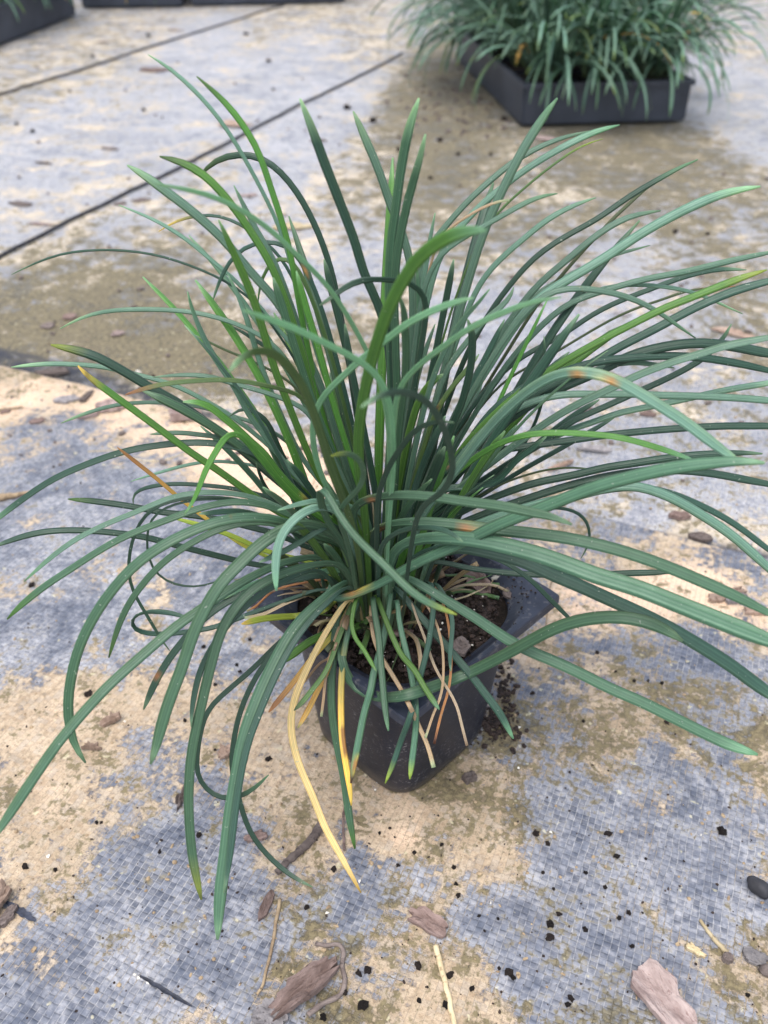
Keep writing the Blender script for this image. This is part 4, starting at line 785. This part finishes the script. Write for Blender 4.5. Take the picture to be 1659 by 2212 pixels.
def clump(loc, seed, n, label, L0=.2, individual=True, parent_name='grass_plant', pot_half=.043, lean=None):
    r_ = random.Random(seed); e = empty(parent_name, loc); tag(e, label, 'plant', 'grass plants in the nursery trays')
    parts = []
    for i in range(n):
        a = r_.random() * 6.283; r = .024 * math.sqrt(r_.random()); root = Vector((r * math.cos(a), r * math.sin(a), 0))
        az = a + r_.gauss(0, .6)
        if lean is not None and r_.random() < .4: az = lean + r_.gauss(0, .7)
        L = L0 * r_.uniform(.65, 1.25)
        el0, dr = r_.uniform(48, 86), r_.uniform(25, 135)
        if lean is not None and i % 3 == 0: az = lean + r_.gauss(0, .8); el0, dr, L = r_.uniform(35, 75), r_.uniform(95, 150), L0 * r_.uniform(.8, 1.15)
        path = freeblade(r_, root, az, L, R(el0), R(dr), 14, .3)
        k = r_.choice('dddtttttttvvvo' if r_.random() < .985 else 'y')
        pp = blade_local(path, r_.uniform(.0040, .0062), colour(k, r_.choice((None, None, None, 'e')), (), .08, seed=seed * 100 + i), r_.uniform(-1, 1))
        if individual and len(parts) >= 0 and i < 60:
            o = bpy.data.objects.new('leaf', blade_mesh([pp])); COL.objects.link(o); o.parent = e
        else: parts.append(pp)
    if parts:
        o = bpy.data.objects.new('foliage', blade_mesh(parts, 'foliage')); COL.objects.link(o); o.parent = e; o['kind'] = 'stuff'
    return e
def blade_local(path, w, col, tw): return blade(path, w, col, face=0.0, twist=tw, tipcut=0, simple=False)
A, B = G(1125, 272), G(1480, 262)
t1 = tray(A, B, .60, .062, 'grey plastic nursery tray packed with grass plants, standing off the cords on mossy ground')
e1 = (B - A).normalized(); e2 = Vector((-e1.y, e1.x, 0)); tw_ = (B - A).length
names_row = ('front', 'second', 'third', 'back'); names_col = ('left', 'middle', 'right')
k = 0
for j in range(5):
    for i in range(3):
        c = A + e1 * (tw_ * (i + .5) / 3) + e2 * (.60 * (j + .5) / 5) + Vector((0, 0, .060))
        lab = ('front-row tray plant at the corner where the long side wall meets the front wall', 'front-row tray plant between two others, blades hanging over the front wall', 'front-row tray plant at the end of the front wall away from the cords')[i] if j == 0 else ('second-row', 'third-row', 'fourth-row', 'rearmost-row')[j - 1] + ' tray plant ' + ('beside the long outer side wall', 'in the middle of its row', 'beside the wall away from the cords')[i] + ' in the packed tray'
        k += 1
        lean = math.atan2(-e2.y, -e2.x) if j == 0 else (math.pi if i == 0 else (0 if i == 2 else None))
        clump(c, 300 + k, 84 if j == 0 else 74, lab, .20 if j == 0 else .235, j == 0, lean=lean)
        # the soil block of its pot, inside the tray
        pv = empty('growing_pot', c - Vector((0, 0, .054))); pv.rotation_euler.z = math.atan2(e1.y, e1.x); tag(pv, 'black square pot sunk in the grey nursery tray', 'pot', 'pots inside the nursery tray')
        box_part('pot_wall', 0, 0, .0255, .082, .1, .051, pv, M_POT); box_part('soil', 0, 0, .0515, .074, .084, .003, pv, M_SOIL)
Q, Pn = G(-70, 124), G(165, 32)             # tray at the upper left, side wall towards us
d = (Pn - Q).normalized(); nrm = Vector((-d.y, d.x, 0))
t2 = tray(Q, Q + d * .66, .40, .075, 'dark grey nursery tray with a few drooping blades, left of the two black cords')
for i in (2, 3, 4):
    for j in range(2):
        c = Q + d * (.66 * (i + .5) / 5) + nrm * (.40 * (j + .4) / 2) + Vector((0, 0, .066))
        clump(c, 700 + i * 5 + j, 60, 'grass plant in the dark tray left of the two black cords', .19, j == 0 and i > 2, lean=math.atan2(-nrm.y, -nrm.x))
for q, (U1, U2, lab, plab) in enumerate(((G(178, 17), G(395, 13), 'far dark nursery tray next to the tray left of the cords', 'grass plant in the far tray next to the tray left of the cords'),
                                    (G(415, 12), G(745, 4), 'farthest dark nursery tray, its foot crossed by the farther black cord', 'grass plant in the farthest tray at the end of the farther black cord'))):
    tray(U1, U2, .40, .075, lab)
    for i in range(3):
        c = U1 + (U2 - U1) * ((i + .5) / 3) + Vector((0, .10, .066))
        clump(c, 800 + i + 10 * q, 70, plab, .2, False, lean=-1.57)

# ------------------------------------------------------------------ cords lying along the fabric
def tube(path, rad, nseg=8, cap=True):
    vs, fs = [], []; n = len(path); up0 = Vector((0, 0, 1))
    for i in range(n):
        t = (path[min(i + 1, n - 1)] - path[max(i - 1, 0)]).normalized(); a = t.cross(up0); a = a.normalized() if a.length > .05 else t.orthogonal().normalized(); b_ = a.cross(t)
        r = rad(i / (n - 1)) if callable(rad) else rad
        for k in range(nseg):
            q = 2 * math.pi * k / nseg; vs.append(path[i] + (a * math.cos(q) + b_ * math.sin(q)) * r)
    fs = [(i * nseg + k, i * nseg + (k + 1) % nseg, (i + 1) * nseg + (k + 1) % nseg, (i + 1) * nseg + k) for i in range(n - 1) for k in range(nseg)]
    if cap: fs.append(tuple(range(nseg))[::-1]); fs.append(tuple(range((n - 1) * nseg, n * nseg)))
    return vs, fs
def cord(pa, pb, ext, label, r=.0016):
    d = (pb - pa); L = d.length; d.normalize(); a = pa - d * ext[0]; L += ext[0] + ext[1]
    side = Vector((-d.y, d.x, 0)); n = int(L / .0035); VS, FS = [], []
    for st in range(2):
        path = []
        for i in range(n + 1):
            s = L * i / n; p = a + d * s + side * (.008 * N3((s, 0, 9), 2.2) + .004 * N3((s, 3, 9), 11))
            z0 = gz(p.x, p.y) + r * 1.45; ph = s / .016 * 6.283 + st * math.pi
            path.append(Vector((p.x, p.y, z0)) + side * (math.cos(ph) * r * .62) + Vector((0, 0, math.sin(ph) * r * .62)))
        v, f = tube(path, r, 6); o = len(VS); VS += v; FS += [tuple(k + o for k in q) for q in f]
    o = obj('cord', mesh('cord', VS, FS), M_CORD); return tag(o, label, 'cord', 'cords laid over the ground cover')
cord(G(0, 552), G(855, 122), (.25, .05), 'black twisted cord running back to the packed grey tray corner')
cord(G(0, 203), G(610, 10), (.4, .02), 'black twisted cord running back beside the far dark tray')

# slits torn in the sheet, dark fabric and a few loose black tapes showing
M_TEAR = mat_simple('torn_fabric', (0.010, 0.012, 0.020), (0.034, 0.040, 0.062), 400, 0.6, 0.4, 0.5, 0.0004, 3)
def tear(a, b, wpx, seed):
    n = 26; vs, fs = [], []; p, q = G(*a), G(*b); d = (q - p); sd_ = Vector((-d.y, d.x, 0)).normalized(); w = wpx * (p - CAM).length / FPX / 2
    for i in range(n):
        f = i / (n - 1); c = p + d * f; ww = w * math.sin(math.pi * (f * .94 + .03)) ** .5
        for k in (-1, -.3, .3, 1):
            x = c + sd_ * (ww * k * (1 + .5 * N3((f * 9, k, seed)))); vs.append((x.x, x.y, gz(x.x, x.y) + .0007 - .0002 * (1 - k * k)))
    fs = [(i * 4 + k, i * 4 + k + 1, (i + 1) * 4 + k + 1, (i + 1) * 4 + k) for i in range(n - 1) for k in range(3)]
    return obj('slit', mesh('slit', vs, fs), M_TEAR, fo)
tear((300, 2108), (415, 2176), 8, 1); tear((15, 1952), (78, 1992), 13, 2)

# ------------------------------------------------------------------ litter on the ground
def ground_at(x, y):
    p = G(x, y); return Vector((p.x, p.y, gz(p.x, p.y)))
def chip_mesh(seed, l, w, h, jag=.3, nr_=6, na_=30, curl=0.0, pts=None):
    vs = []; fs = []
    rad = []
    for i in range(na_):
        a = 2 * math.pi * i / na_; r = 1 / ((abs(math.cos(a)) ** 2.6 + abs(math.sin(a)) ** 2.6) ** (1 / 2.6))
        rad.append(r * (1 + jag * N3((math.cos(a) * 1.7, math.sin(a) * 1.7, seed * 3.7)) + jag * .55 * N3((math.cos(a) * 5, math.sin(a) * 5, seed * 1.7)) + jag * .35 * N3((math.cos(a) * 13, math.sin(a) * 13, seed * 2.7))))
    rr_ = random.Random(seed * 31 + 7); step = [1 + jag * .45 * rr_.uniform(-1, 1) for _ in range(na_ // 3 + 1)]
    rad = [r * (step[i // 3] * .6 + .4) * (1 + jag * .16 * rr_.uniform(-1, 1)) for i, r in enumerate(rad)]      # broken, stepped edges
    def layer(z0, sgn):
        out = []
        for k in range(nr_ + 1):
            f = k / nr_
            for i in range(na_):
                a = 2 * math.pi * i / na_; x, y = l / 2 * rad[i] * f * math.cos(a), w / 2 * rad[i] * f * math.sin(a)
                ns = N3((x / l * 2.5, y / w * 3, seed), 1.5) * h * .5 + math.floor(3 * (N3((x / l, y / w * 2, seed + 9), 1.2) + .5)) / 3 * h * .4
                z = (z0 + ns * (1 - f ** 4)) if sgn > 0 else z0 + ns * .25
                z += curl * ((y / (w / 2)) ** 2) * h + curl * .4 * (x / (l / 2)) ** 3 * h
                out.append((x, y, z))
        return out
    top = layer(h * .75, 1); bot = layer(h * .05, -1); o = len(top); vs = top + bot
    for k in range(nr_):
        for i in range(na_):
            j = (i + 1) % na_
            fs.append((k * na_ + i, k * na_ + j, (k + 1) * na_ + j, (k + 1) * na_ + i)); fs.append((o + k * na_ + j, o + k * na_ + i, o + (k + 1) * na_ + i, o + (k + 1) * na_ + j))
    for i in range(na_):
        j = (i + 1) % na_; fs.append((nr_ * na_ + i, nr_ * na_ + j, o + nr_ * na_ + j, o + nr_ * na_ + i))
    return mesh('chip', vs, fs, False)
def chip(name, a, b, wpx, h, mat, label, cat, seed, group=None, jag=.3, curl=0.0, tilt=0.0):
    """a, b: the two ends in the photograph (pixel), wpx: width across in pixels of ground."""
    p, q = ground_at(*a), ground_at(*b); c = (p + q) / 2; d = q - p; L = Vector((d.x, d.y, 0)).length
    if a[1] < 760: h *= .5; wpx *= 1.5; jag = max(jag, .35)
    if name != "stone": jag *= 1.25
    w = wpx * .85 * (c - CAM).length / FPX; h *= .75
    if name == 'stone':
        lv, lf = lump(seed, 3, .16); me = mesh('stone', [(v.x * L / 2, v.y * w / 2, v.z * h * .5 + h * .4) for v in lv], lf)
    else: me = chip_mesh(seed, L, w, h, jag, curl=curl)
    o = obj(name, me, mat); o.location = (c.x, c.y, gz(c.x, c.y) + .0003); o.rotation_euler = (tilt, 0, math.atan2(d.y, d.x))
    return tag(o, label, cat, group)
chip('bark_piece', (1375, 2095), (1480, 2235), 85, .006, M_BARKP, 'large pale mauve strip of bark with a split edge beside a dark pebble', 'bark', 3, jag=.22, curl=.5)
chip('bark_piece', (885, 1972), (965, 2020), 40, .004, M_BARK, 'pinkish brown diamond-shaped bark flake beside bare woven fabric', 'bark', 5, jag=.35, curl=.3, tilt=.08)
chip('bark_piece', (563, 1990), (590, 1925), 22, .003, M_BARK, 'small narrow reddish bark sliver beside the longest hanging blades', 'bark', 7, jag=.2)
chip('bark_piece', (535, 1815), (575, 1800), 26, .003, M_BARK, 'small mauve bark scrap under a thin hooked blade', 'bark', 8, jag=.4)
chip('bark_piece', (368, 910), (430, 905), 34, .014, M_BARKP, 'thick rounded mauve bark nugget lying on clean peach mud', 'bark', 11, jag=.18)
chip('bark_piece', (212, 890), (272, 880), 34, .011, M_BARKP, 'layered grey-mauve bark nugget beside a flat grey flake', 'bark', 12, jag=.25)
chip('bark_piece', (170, 905), (215, 897), 14, .005, M_BARKP, 'thin bark sliver touching the layered bark nugget', 'bark', 13, jag=.2)
chip('stone_flake', (120, 868), (170, 862), 28, .004, M_GREY, 'flat pale grey flake on peach mud near the sheet edge', 'stone', 14, jag=.25)
chip('stone_flake', (175, 872), (202, 850), 15, .004, M_BARKD, 'dark slate-coloured splinter standing at the sheet edge', 'stone', 15, jag=.2)
chip('bark_piece', (78, 805), (148, 797), 24, .006, M_BARKD, 'grey bark strip lying just behind the sheet edge', 'bark', 16, jag=.2)
chip('bark_piece', (108, 818), (132, 822), 14, .006, M_BARKD, 'small brown bark lump in the gap at the sheet edge', 'bark', 161, jag=.2)
chip('stone_flake', (140, 832), (165, 828), 16, .006, M_GREY, 'small blue-grey stone in the gap at the sheet edge', 'stone', 162, jag=.2)
chip('bark_piece', (60, 915), (98, 908), 22, .003, M_BARK, 'ragged thin brown flake on peach mud', 'bark', 17, jag=.45)
chip('bark_piece', (0, 893), (22, 888), 10, .003, M_BARK, 'brown sliver beside the pale stick on peach mud', 'bark', 18, jag=.2)
chip('bark_piece', (85, 700), (118, 696), 16, .005, M_BARKD, 'dark brown bark chip on mossy ground behind the sheet edge', 'bark', 19)
chip('bark_piece', (137, 682), (160, 676), 20, .007, M_BARK, 'reddish bark chip on mossy ground behind the sheet edge', 'bark', 20)
chip('bark_piece', (240, 718), (268, 712), 16, .006, M_BARKP, 'pink bark chip on mossy ground behind the sheet edge', 'bark', 21)
chip('bark_piece', (308, 148), (362, 150), 26, .010, M_BARK, 'brown bark lump lying alone between the two black cords', 'bark', 22)
chip('dead_leaf', (468, 265), (542, 268), 28, .006, M_DEAD, 'large curled brown leaf lying beside the nearer black cord', 'leaf', 23, curl=.8)
chip('bark_piece', (219, 316), (252, 318), 9, .005, M_BARKD, 'dark narrow chip on pale fabric between the cords', 'bark', 24, jag=.2)
chip('bark_piece', (80, 346), (110, 350), 9, .005, M_BARKD, 'dark chip on blue bare fabric between the cords', 'bark', 25, jag=.2)
chip('bark_piece', (364, 62), (392, 64), 8, .005, M_BARKD, 'dark chip on the ground beyond the farther cord', 'bark', 26, jag=.2)
chip('bark_piece', (212, 88), (233, 90), 7, .005, M_BARKD, 'dark narrow chip on the ground beyond the farther cord', 'bark', 27, jag=.2)
chip('bark_piece', (286, 430), (318, 426), 14, .005, M_BARKD, 'brown chip lying right against the nearer cord', 'bark', 28)
chip('bark_piece', (243, 437), (272, 433), 12, .005, M_BARKD, 'thin brown chip on the camera side of the nearer cord', 'bark', 29)
chip('bark_piece', (22, 432), (64, 438), 16, .005, M_BARKD, 'grey-brown chip on pale fabric near the lower end of the nearer cord', 'bark', 30)
chip('bark_piece', (70, 478), (108, 482), 9, .004, M_BARKP, 'thin pale chip between the nearer cord and a grey-brown chip', 'bark', 31)
chip('dead_leaf', (588, 487), (668, 484), 26, .006, M_STRAW, 'pale cream papery leaf lying behind the upright blades', 'leaf', 32, curl=.4)
chip('bark_piece', (518, 418), (556, 416), 10, .004, M_BARKP, 'thin pinkish chip behind the upright blades', 'bark', 33)
chip('bark_piece', (672, 298), (702, 300), 14, .006, M_BARKD, 'dark lump on the ground just past the nearer cord', 'bark', 34)
chip('dead_leaf', (1142, 290), (1200, 302), 20, .006, M_BARKP, 'pinkish curled dry leaf against the front wall of the grey tray', 'leaf', 35, curl=.8)
chip('dead_leaf', (1250, 963), (1320, 972), 22, .004, M_GREY, 'grey-brown weathered leaf behind the blades near the bare fabric', 'leaf', 36, curl=.4)
chip('dead_leaf', (1190, 1010), (1240, 992), 14, .004, M_DEAD, 'tan ragged leaf scrap beside the grey weathered leaf', 'leaf', 37, curl=.4)
chip('bark_piece', (1385, 888), (1420, 892), 14, .004, M_BARK, 'pinkish chip on bare fabric behind the right-hand blades', 'bark', 38)
chip('dead_leaf', (1540, 700), (1630, 725), 22, .005, M_DEAD, 'brown leaf scrap on the ground beyond the right-hand blades', 'leaf', 39, curl=.5)
chip('bark_piece', (1325, 668), (1365, 676), 14, .004, M_GREY, 'grey chip lying on a smooth bare blue patch', 'bark', 391)
chip('bark_piece', (1540, 1300), (1600, 1280), 34, .004, M_DEAD, 'cluster-edge brown flake on peach mud near the sheet edge', 'bark', 40, jag=.4)
chip('stone_flake', (1570, 1305), (1612, 1292), 22, .005, M_GREY, 'grey flake lying on the brown flakes by the sheet edge', 'stone', 41)
chip('bark_piece', (1610, 1320), (1655, 1325), 22, .004, M_DEAD, 'outer brown flake of the flakes by the sheet edge', 'bark', 42, jag=.4)
chip('bark_piece', (1445, 1108), (1490, 1112), 20, .006, M_BARK, 'reddish bark piece on the sheet edge under right-hand blades', 'bark', 43)
chip('bark_piece', (1490, 1150), (1540, 1160), 26, .005, M_BARKD, 'dark mossy bark flap lying along the sheet edge', 'bark', 44)
chip('stone', (1612, 1905), (1662, 1945), 36, .010, M_STONE, 'smooth black pebble with a light rim on bare blue fabric', 'stone', 45, jag=.1)
chip('stone_flake', (1605, 2058), (1655, 2085), 36, .003, M_GREY, 'angular grey flake beside the dark pebble and large bark strip', 'stone', 46, jag=.35)
chip('stone', (1636, 2100), (1672, 2105), 26, .007, M_BARKD, 'dark grey pebble next to the angular grey flake', 'stone', 47, jag=.12)
chip('bark_piece', (1555, 2070), (1582, 2080), 18, .006, M_BARKD, 'brown nugget at the end of a curved dry stem', 'bark', 48)
chip('bark_piece', (1480, 2042), (1518, 2068), 15, .003, M_STRAW, 'pale frayed woody splinter beside a curved dry stem', 'bark', 49, jag=.4)
chip('dead_leaf', (550, 2180), (612, 2212), 48, .003, M_GREY, 'grey shrivelled leaf blade beside folded mauve bark', 'leaf', 50, curl=.5)
chip('bark_piece', (590, 2190), (735, 2085), 50, .006, M_BARK, 'folded mauve bark strip half buried in mud beside the curling stem', 'bark', 51, jag=.35, curl=.6)
chip('dead_leaf', (-25, 1990), (25, 1925), 40, .005, M_DEAD, 'curled tan leaf edge over a dark slit in the fabric', 'leaf', 52, curl=.9)
chip('dead_leaf', (225, 1570), (262, 1555), 18, .004, M_DEAD, 'crumpled grey-brown leaf scrap on tan mud left of the blades', 'leaf', 53, jag=.5, curl=.6)
chip('dead_leaf', (180, 1620), (220, 1625), 12, .004, M_DEAD, 'thin crumpled scrap at the tip of a drooping blade', 'leaf', 54, jag=.5, curl=.6)
chip('dead_leaf', (385, 1745), (405, 1700), 16, .004, M_BARKD, 'torn dark leaf scrap behind a long hanging blade', 'leaf', 55, jag=.5, curl=.7)
chip('dead_leaf', (475, 1635), (500, 1620), 28, .003, M_DEAD, 'brown leaf scrap between two hanging blades', 'leaf', 56, jag=.5, curl=.5)
chip('bark_piece', (1000, 1690), (1025, 1680), 22, .006, M_BARKD, 'brown nugget on mossy ground by the pot foot', 'bark', 57)
chip('bark_piece', (-6, 2010), (40, 1965), 22, .004, M_BARKD, 'dark scrap in the slit under the curled tan leaf', 'bark', 58)
# soil spilled at the pot's right foot
sp = []
c0 = ground_at(1070, 1565)
for i in range(170):
    x, y = c0.x + random.gauss(0, .0055), c0.y + random.gauss(0, .006)
    sp.append((x, y, gz(x, y) + max(0, .0025 - 1.1 * math.hypot(x - c0.x, y - c0.y) * .25), random.choice((.0005, .0008, .0012, .0018)), i))
for i in range(80):
    f = random.random(); c = ground_at(1085 + 15 * f, 1440 + 110 * f); x, y = c.x + random.gauss(0, .003), c.y + random.gauss(0, .004)
    sp.append((x, y, gz(x, y) + .0005, random.choice((.0004, .0006, .001, .0015)), i))
scatter('spilled_soil', sp, M_CRUMB, 'small spill of dark peat crumbs on the ground beside the pot')
# crumbs: countable dark specks
CR = [mesh('crumb', *lump(20 + i, 2, .75), False) for i in range(5)]
for m in CR: m.materials.append(M_CRUMB)
crumbs = [(1315, 1802, 11), (1333, 1850, 9), (1560, 1795, 15), (1183, 1823, 9), (1158, 1802, 11), (1307, 1917, 8), (1265, 1885, 7), (1196, 1920, 6), (1173, 1885, 7), (1337, 1985, 10), (1358, 1972, 9), (1207, 1975, 9), (1188, 1997, 14), (1187, 2029, 15), (1264, 2009, 9), (1035, 1978, 7), (1047, 2011, 6), (1076, 1985, 5), (980, 1874, 9), (985, 1910, 9), (990, 1935, 10), (954, 1826, 8), (903, 2088, 17), (972, 2108, 14), (1100, 2102, 13), (1108, 2112, 10), (1078, 2092, 7), (1020, 2137, 8), (963, 2172, 12), (922, 2133, 6), (905, 2162, 8), (1233, 2158, 10), (1226, 2172, 9), (430, 1804, 11), (345, 1841, 7), (120, 1880, 7), (55, 1875, 15), (209, 1777, 6), (219, 1777, 6), (722, 1879, 11), (663, 1962, 11), (745, 2145, 12), (786, 2173, 16), (795, 2097, 13), (775, 2103, 10), (697, 2200, 13), (540, 1383, 8), (512, 1438, 7), (518, 1452, 8), (440, 1400, 9), (465, 1480, 8), (340, 1480, 6), (190, 1502, 12), (400, 1557, 8), (465, 1620, 6), (580, 1640, 11), (690, 1770, 9), (820, 1800, 6), (1700, 1800, 6), (1395, 1855, 5), (1365, 2045, 7), (1614, 2152, 8), (1388, 1972, 5), (895, 1842, 7), (860, 1870, 9), (842, 1790, 6), (70, 1266, 11), (115, 1008, 5), (180, 1140, 5), (175, 1045, 5), (470, 905, 7), (360, 885, 6), (300, 835, 8), (330, 805, 7), (1440, 1560, 8), (1400, 1470, 7), (1330, 1450, 6), (1290, 1410, 8), (1150, 1500, 9), (1260, 1560, 7), (1370, 1470, 7), (1430, 1475, 8), (1230, 1670, 7), (570, 345, 6), (690, 250, 6), (320, 75, 8), (200, 120, 7), (150, 195, 6), (310, 235, 7), (350, 250, 5), (590, 190, 6), (530, 72, 7), (580, 130, 8), (35, 265, 7), (70, 280, 8), (805, 258, 14), (750, 230, 12), (860, 320, 10), (930, 380, 9), (880, 420, 8), (1460, 495, 10), (1530, 500, 8), (1300, 230, 8), (950, 300, 11), (990, 330, 9), (1090, 255, 12), (1060, 330, 9)]
for i, (x, y, r) in enumerate(crumbs):
    p = ground_at(x, y); rr = r * .52 * (p - CAM).length / FPX; q = (x * 7 + y * 3) % 5
    o = obj('soil_crumb', CR[q]); o.location = (p.x, p.y, p.z + rr * .45); o.scale = (rr * (1 + .3 * math.sin(x)), rr, rr * .75); o.rotation_euler = (math.sin(x) * .5, 0, x * .7)
    tag(o, 'dark peat crumb lying on the stained ground cover', 'crumb', 'dark crumbs on the ground')
GRM = [mesh('grit', *lump(40 + i, 1, .5), False) for i in range(3)]
for m in GRM: m.materials.append(M_GRIT)
for i, (x, y, r) in enumerate([(1190, 1798, 7), (1060, 1950, 6), (105, 1850, 8), (777, 1903, 9), (292, 2106, 9), (300, 2112, 8), (320, 2124, 8), (330, 1300, 6), (1122, 1572, 7), (298, 797, 14), (810, 1706, 6), (270, 1560, 6), (1515, 1802, 5), (1120, 1660, 8), (815, 1690, 5), (707, 1972, 8), (245, 1240, 5), (65, 870, 7), (432, 1990, 5)]):
    p = ground_at(x, y); rr = r * .5 * (p - CAM).length / FPX; o = obj('grit_grain', GRM[i % 3]); o.location = (p.x, p.y, p.z + rr * .3); o.scale = (rr, rr * .7, rr * .5); o.rotation_euler.z = x
    tag(o, 'white grit grain lying on the stained ground cover', 'grit', 'white grit grains on the ground')
# finer dirt: nobody could count it
fine = []
for i in range(420):
    if i < 170: x, y = random.gauss(985, 70), random.gauss(215, 45)
    else: x, y = random.uniform(-30, 1690), random.uniform(30, 1050)
    p = G(x, y)
    if y < 20 or ((p - A).dot(e1) > -.01 and (p - A).dot(e2) > -.01): continue
    r = random.choice((.0015, .002, .003, .004)) * (1.2 if i < 170 else .8); fine.append((p.x, p.y, gz(p.x, p.y) + r * .2, r, i))
scatter('leaf_litter', fine, M_BARKD, 'small brown scraps of bark and leaf littering the older sheet')
fine = []
for i in range(1100):
    x, y = random.uniform(-40, 1700), 700 + 1500 * random.random() ** .8; p = G(x, y)
    r = random.choice((.00015, .0002, .0002, .0003, .0004, .0006)); fine.append((p.x, p.y, gz(p.x, p.y) + r * .3, r, i))
scatter('dirt_specks', fine, M_CRUMB, 'fine dark specks of dirt sprinkled over the ground cover')
fine = []
for i in range(900):
    x, y = random.uniform(-40, 1700), 560 + 1600 * random.random(); p = G(x, y); r = random.choice((.0003, .0005, .0007, .001)); fine.append((p.x, p.y, gz(p.x, p.y) + r * .2, r, i))
scatter('mud_grains', fine, M_TWIG, 'fine tan grains of dried mud sprinkled over the ground cover')

def twig(name, pts, r0, r1, mat, label, cat, seed, lift=0.0, knots=True):
    P = [ground_at(*p) for p in pts]; n = 40
    path, L = crspline(P, n); out = []
    for i, p in enumerate(path):
        f = i / (n - 1); r = r0 + (r1 - r0) * f
        out.append(Vector((p.x + .0006 * N3((f * 6, seed, 0)), p.y + .0006 * N3((f * 6, seed, 5)), gz(p.x, p.y) + r * .8 + lift * math.sin(f * math.pi))))
    v, f = tube(out, lambda s: (r0 + (r1 - r0) * s) * (1 + ((.25 * N3((s * 14, seed, 2)) if knots else .12 * N3((s * 40, seed, 2))))), 8)
    o = obj(name, mesh(name, v, f), mat); return tag(o, label, cat)
twig('twig', [(598, 1888), (640, 1848), (672, 1818), (694, 1786)], .0016, .0022, M_BARKD, 'short broken grey-brown twig beside the pale yellow hanging leaf', 'twig', 1)
twig('twig', [(-20, 1082), (20, 1075), (70, 1062)], .0034, .0010, M_TWIG, 'tan tapering stick on pale blue fabric under the arching left blades', 'twig', 2)
twig('twig', [(-10, 888), (20, 884), (50, 880)], .0013, .0009, M_TWIG, 'thin stick on peach mud near the sheet edge', 'twig', 3)
twig('dry_stem', [(605, 1945), (598, 1990), (585, 2060), (570, 2120), (555, 2150)], .0008, .0006, M_TWIG, 'long thin straight tan stem lying on the woven fabric', 'stem', 4, knots=False)
twig('dry_stem', [(682, 2040), (705, 2045), (733, 2042), (742, 2060), (740, 2090), (745, 2120), (735, 2150), (690, 2175), (665, 2195)], .0009, .0011, M_BARKD, 'curling dark brown stem hooked over the mud', 'stem', 5)
twig('dry_stem', [(941, 2045), (950, 2080), (962, 2130), (975, 2180), (980, 2230)], .0012, .0010, M_STRAW, 'straight pale straw lying on tan mud among dark crumbs', 'stem', 6, knots=False)
twig('dry_stem', [(1512, 1988), (1530, 2015), (1550, 2040), (1572, 2062)], .0007, .0011, M_STRAW, 'short curved straw-coloured stem beside the large bark strip', 'stem', 7, knots=False)
twig('dry_stem', [(232, 962), (270, 985), (320, 998), (370, 992), (430, 965), (460, 940)], .0004, .0004, M_STRAW, 'bent thin straw lying on the peach mud', 'stem', 8, knots=False)
twig('dry_stem', [(190, 975), (260, 972), (330, 965), (400, 955)], .0004, .0003, M_STRAW, 'straight hair-thin straw crossing the bent straw', 'stem', 9, knots=False)
twig('dry_stem', [(744, 1838), (742, 1780), (748, 1730)], .0006, .0006, M_BARK, 'thin reddish stem behind the front hanging blades', 'stem', 10, lift=.004, knots=False)
twig('dry_stem', [(1175, 1640 - 250), (1190, 1265), (1212, 1255)], .0004, .0004, M_TWIG, 'thin brown strand under the right-hand rim corner', 'stem', 11, lift=.006, knots=False)
# bits lying on the soil: top-level things resting in the pot
def on_soil(name, a, b, w, h, mat, label, cat, seed, curl=0.0, tilt=0.0):
    p, q = G(*a, SOILZ + .002), G(*b, SOILZ + .002); c = (p + q) / 2; d = q - p
    o = obj(name, chip_mesh(seed, d.length, w, h, .25, curl=curl), mat); o.location = (c.x, c.y, soil_z(c.x, c.y) + .0012); o.rotation_euler = (tilt, .1, math.atan2(d.y, d.x)); return tag(o, label, cat)
on_soil('bark_piece', (1008, 1240), (1058, 1282), .009, .0022, M_BARK, 'reddish brown bark chip lying on the dark soil in the pot', 'bark', 61, .5, .25)
on_soil('bark_piece', (1092, 1275), (1125, 1295), .008, .002, M_BARKD, 'dark shiny bark chip on soil by the rim corner', 'bark', 62)
on_soil('bark_piece', (975, 1392), (1008, 1412), .009, .003, M_BARKD, 'grey bark chip on the soil near the front rim', 'bark', 63)
on_soil('bark_piece', (835, 1375), (892, 1370), .004, .0016, M_BARK, 'narrow tan bark sliver on soil between hanging blades', 'bark', 64)
on_soil('root_piece', (1062, 1254), (1085, 1246), .002, .0015, M_GRIT, 'white root fragment on the soil beside the reddish bark chip', 'root', 65)
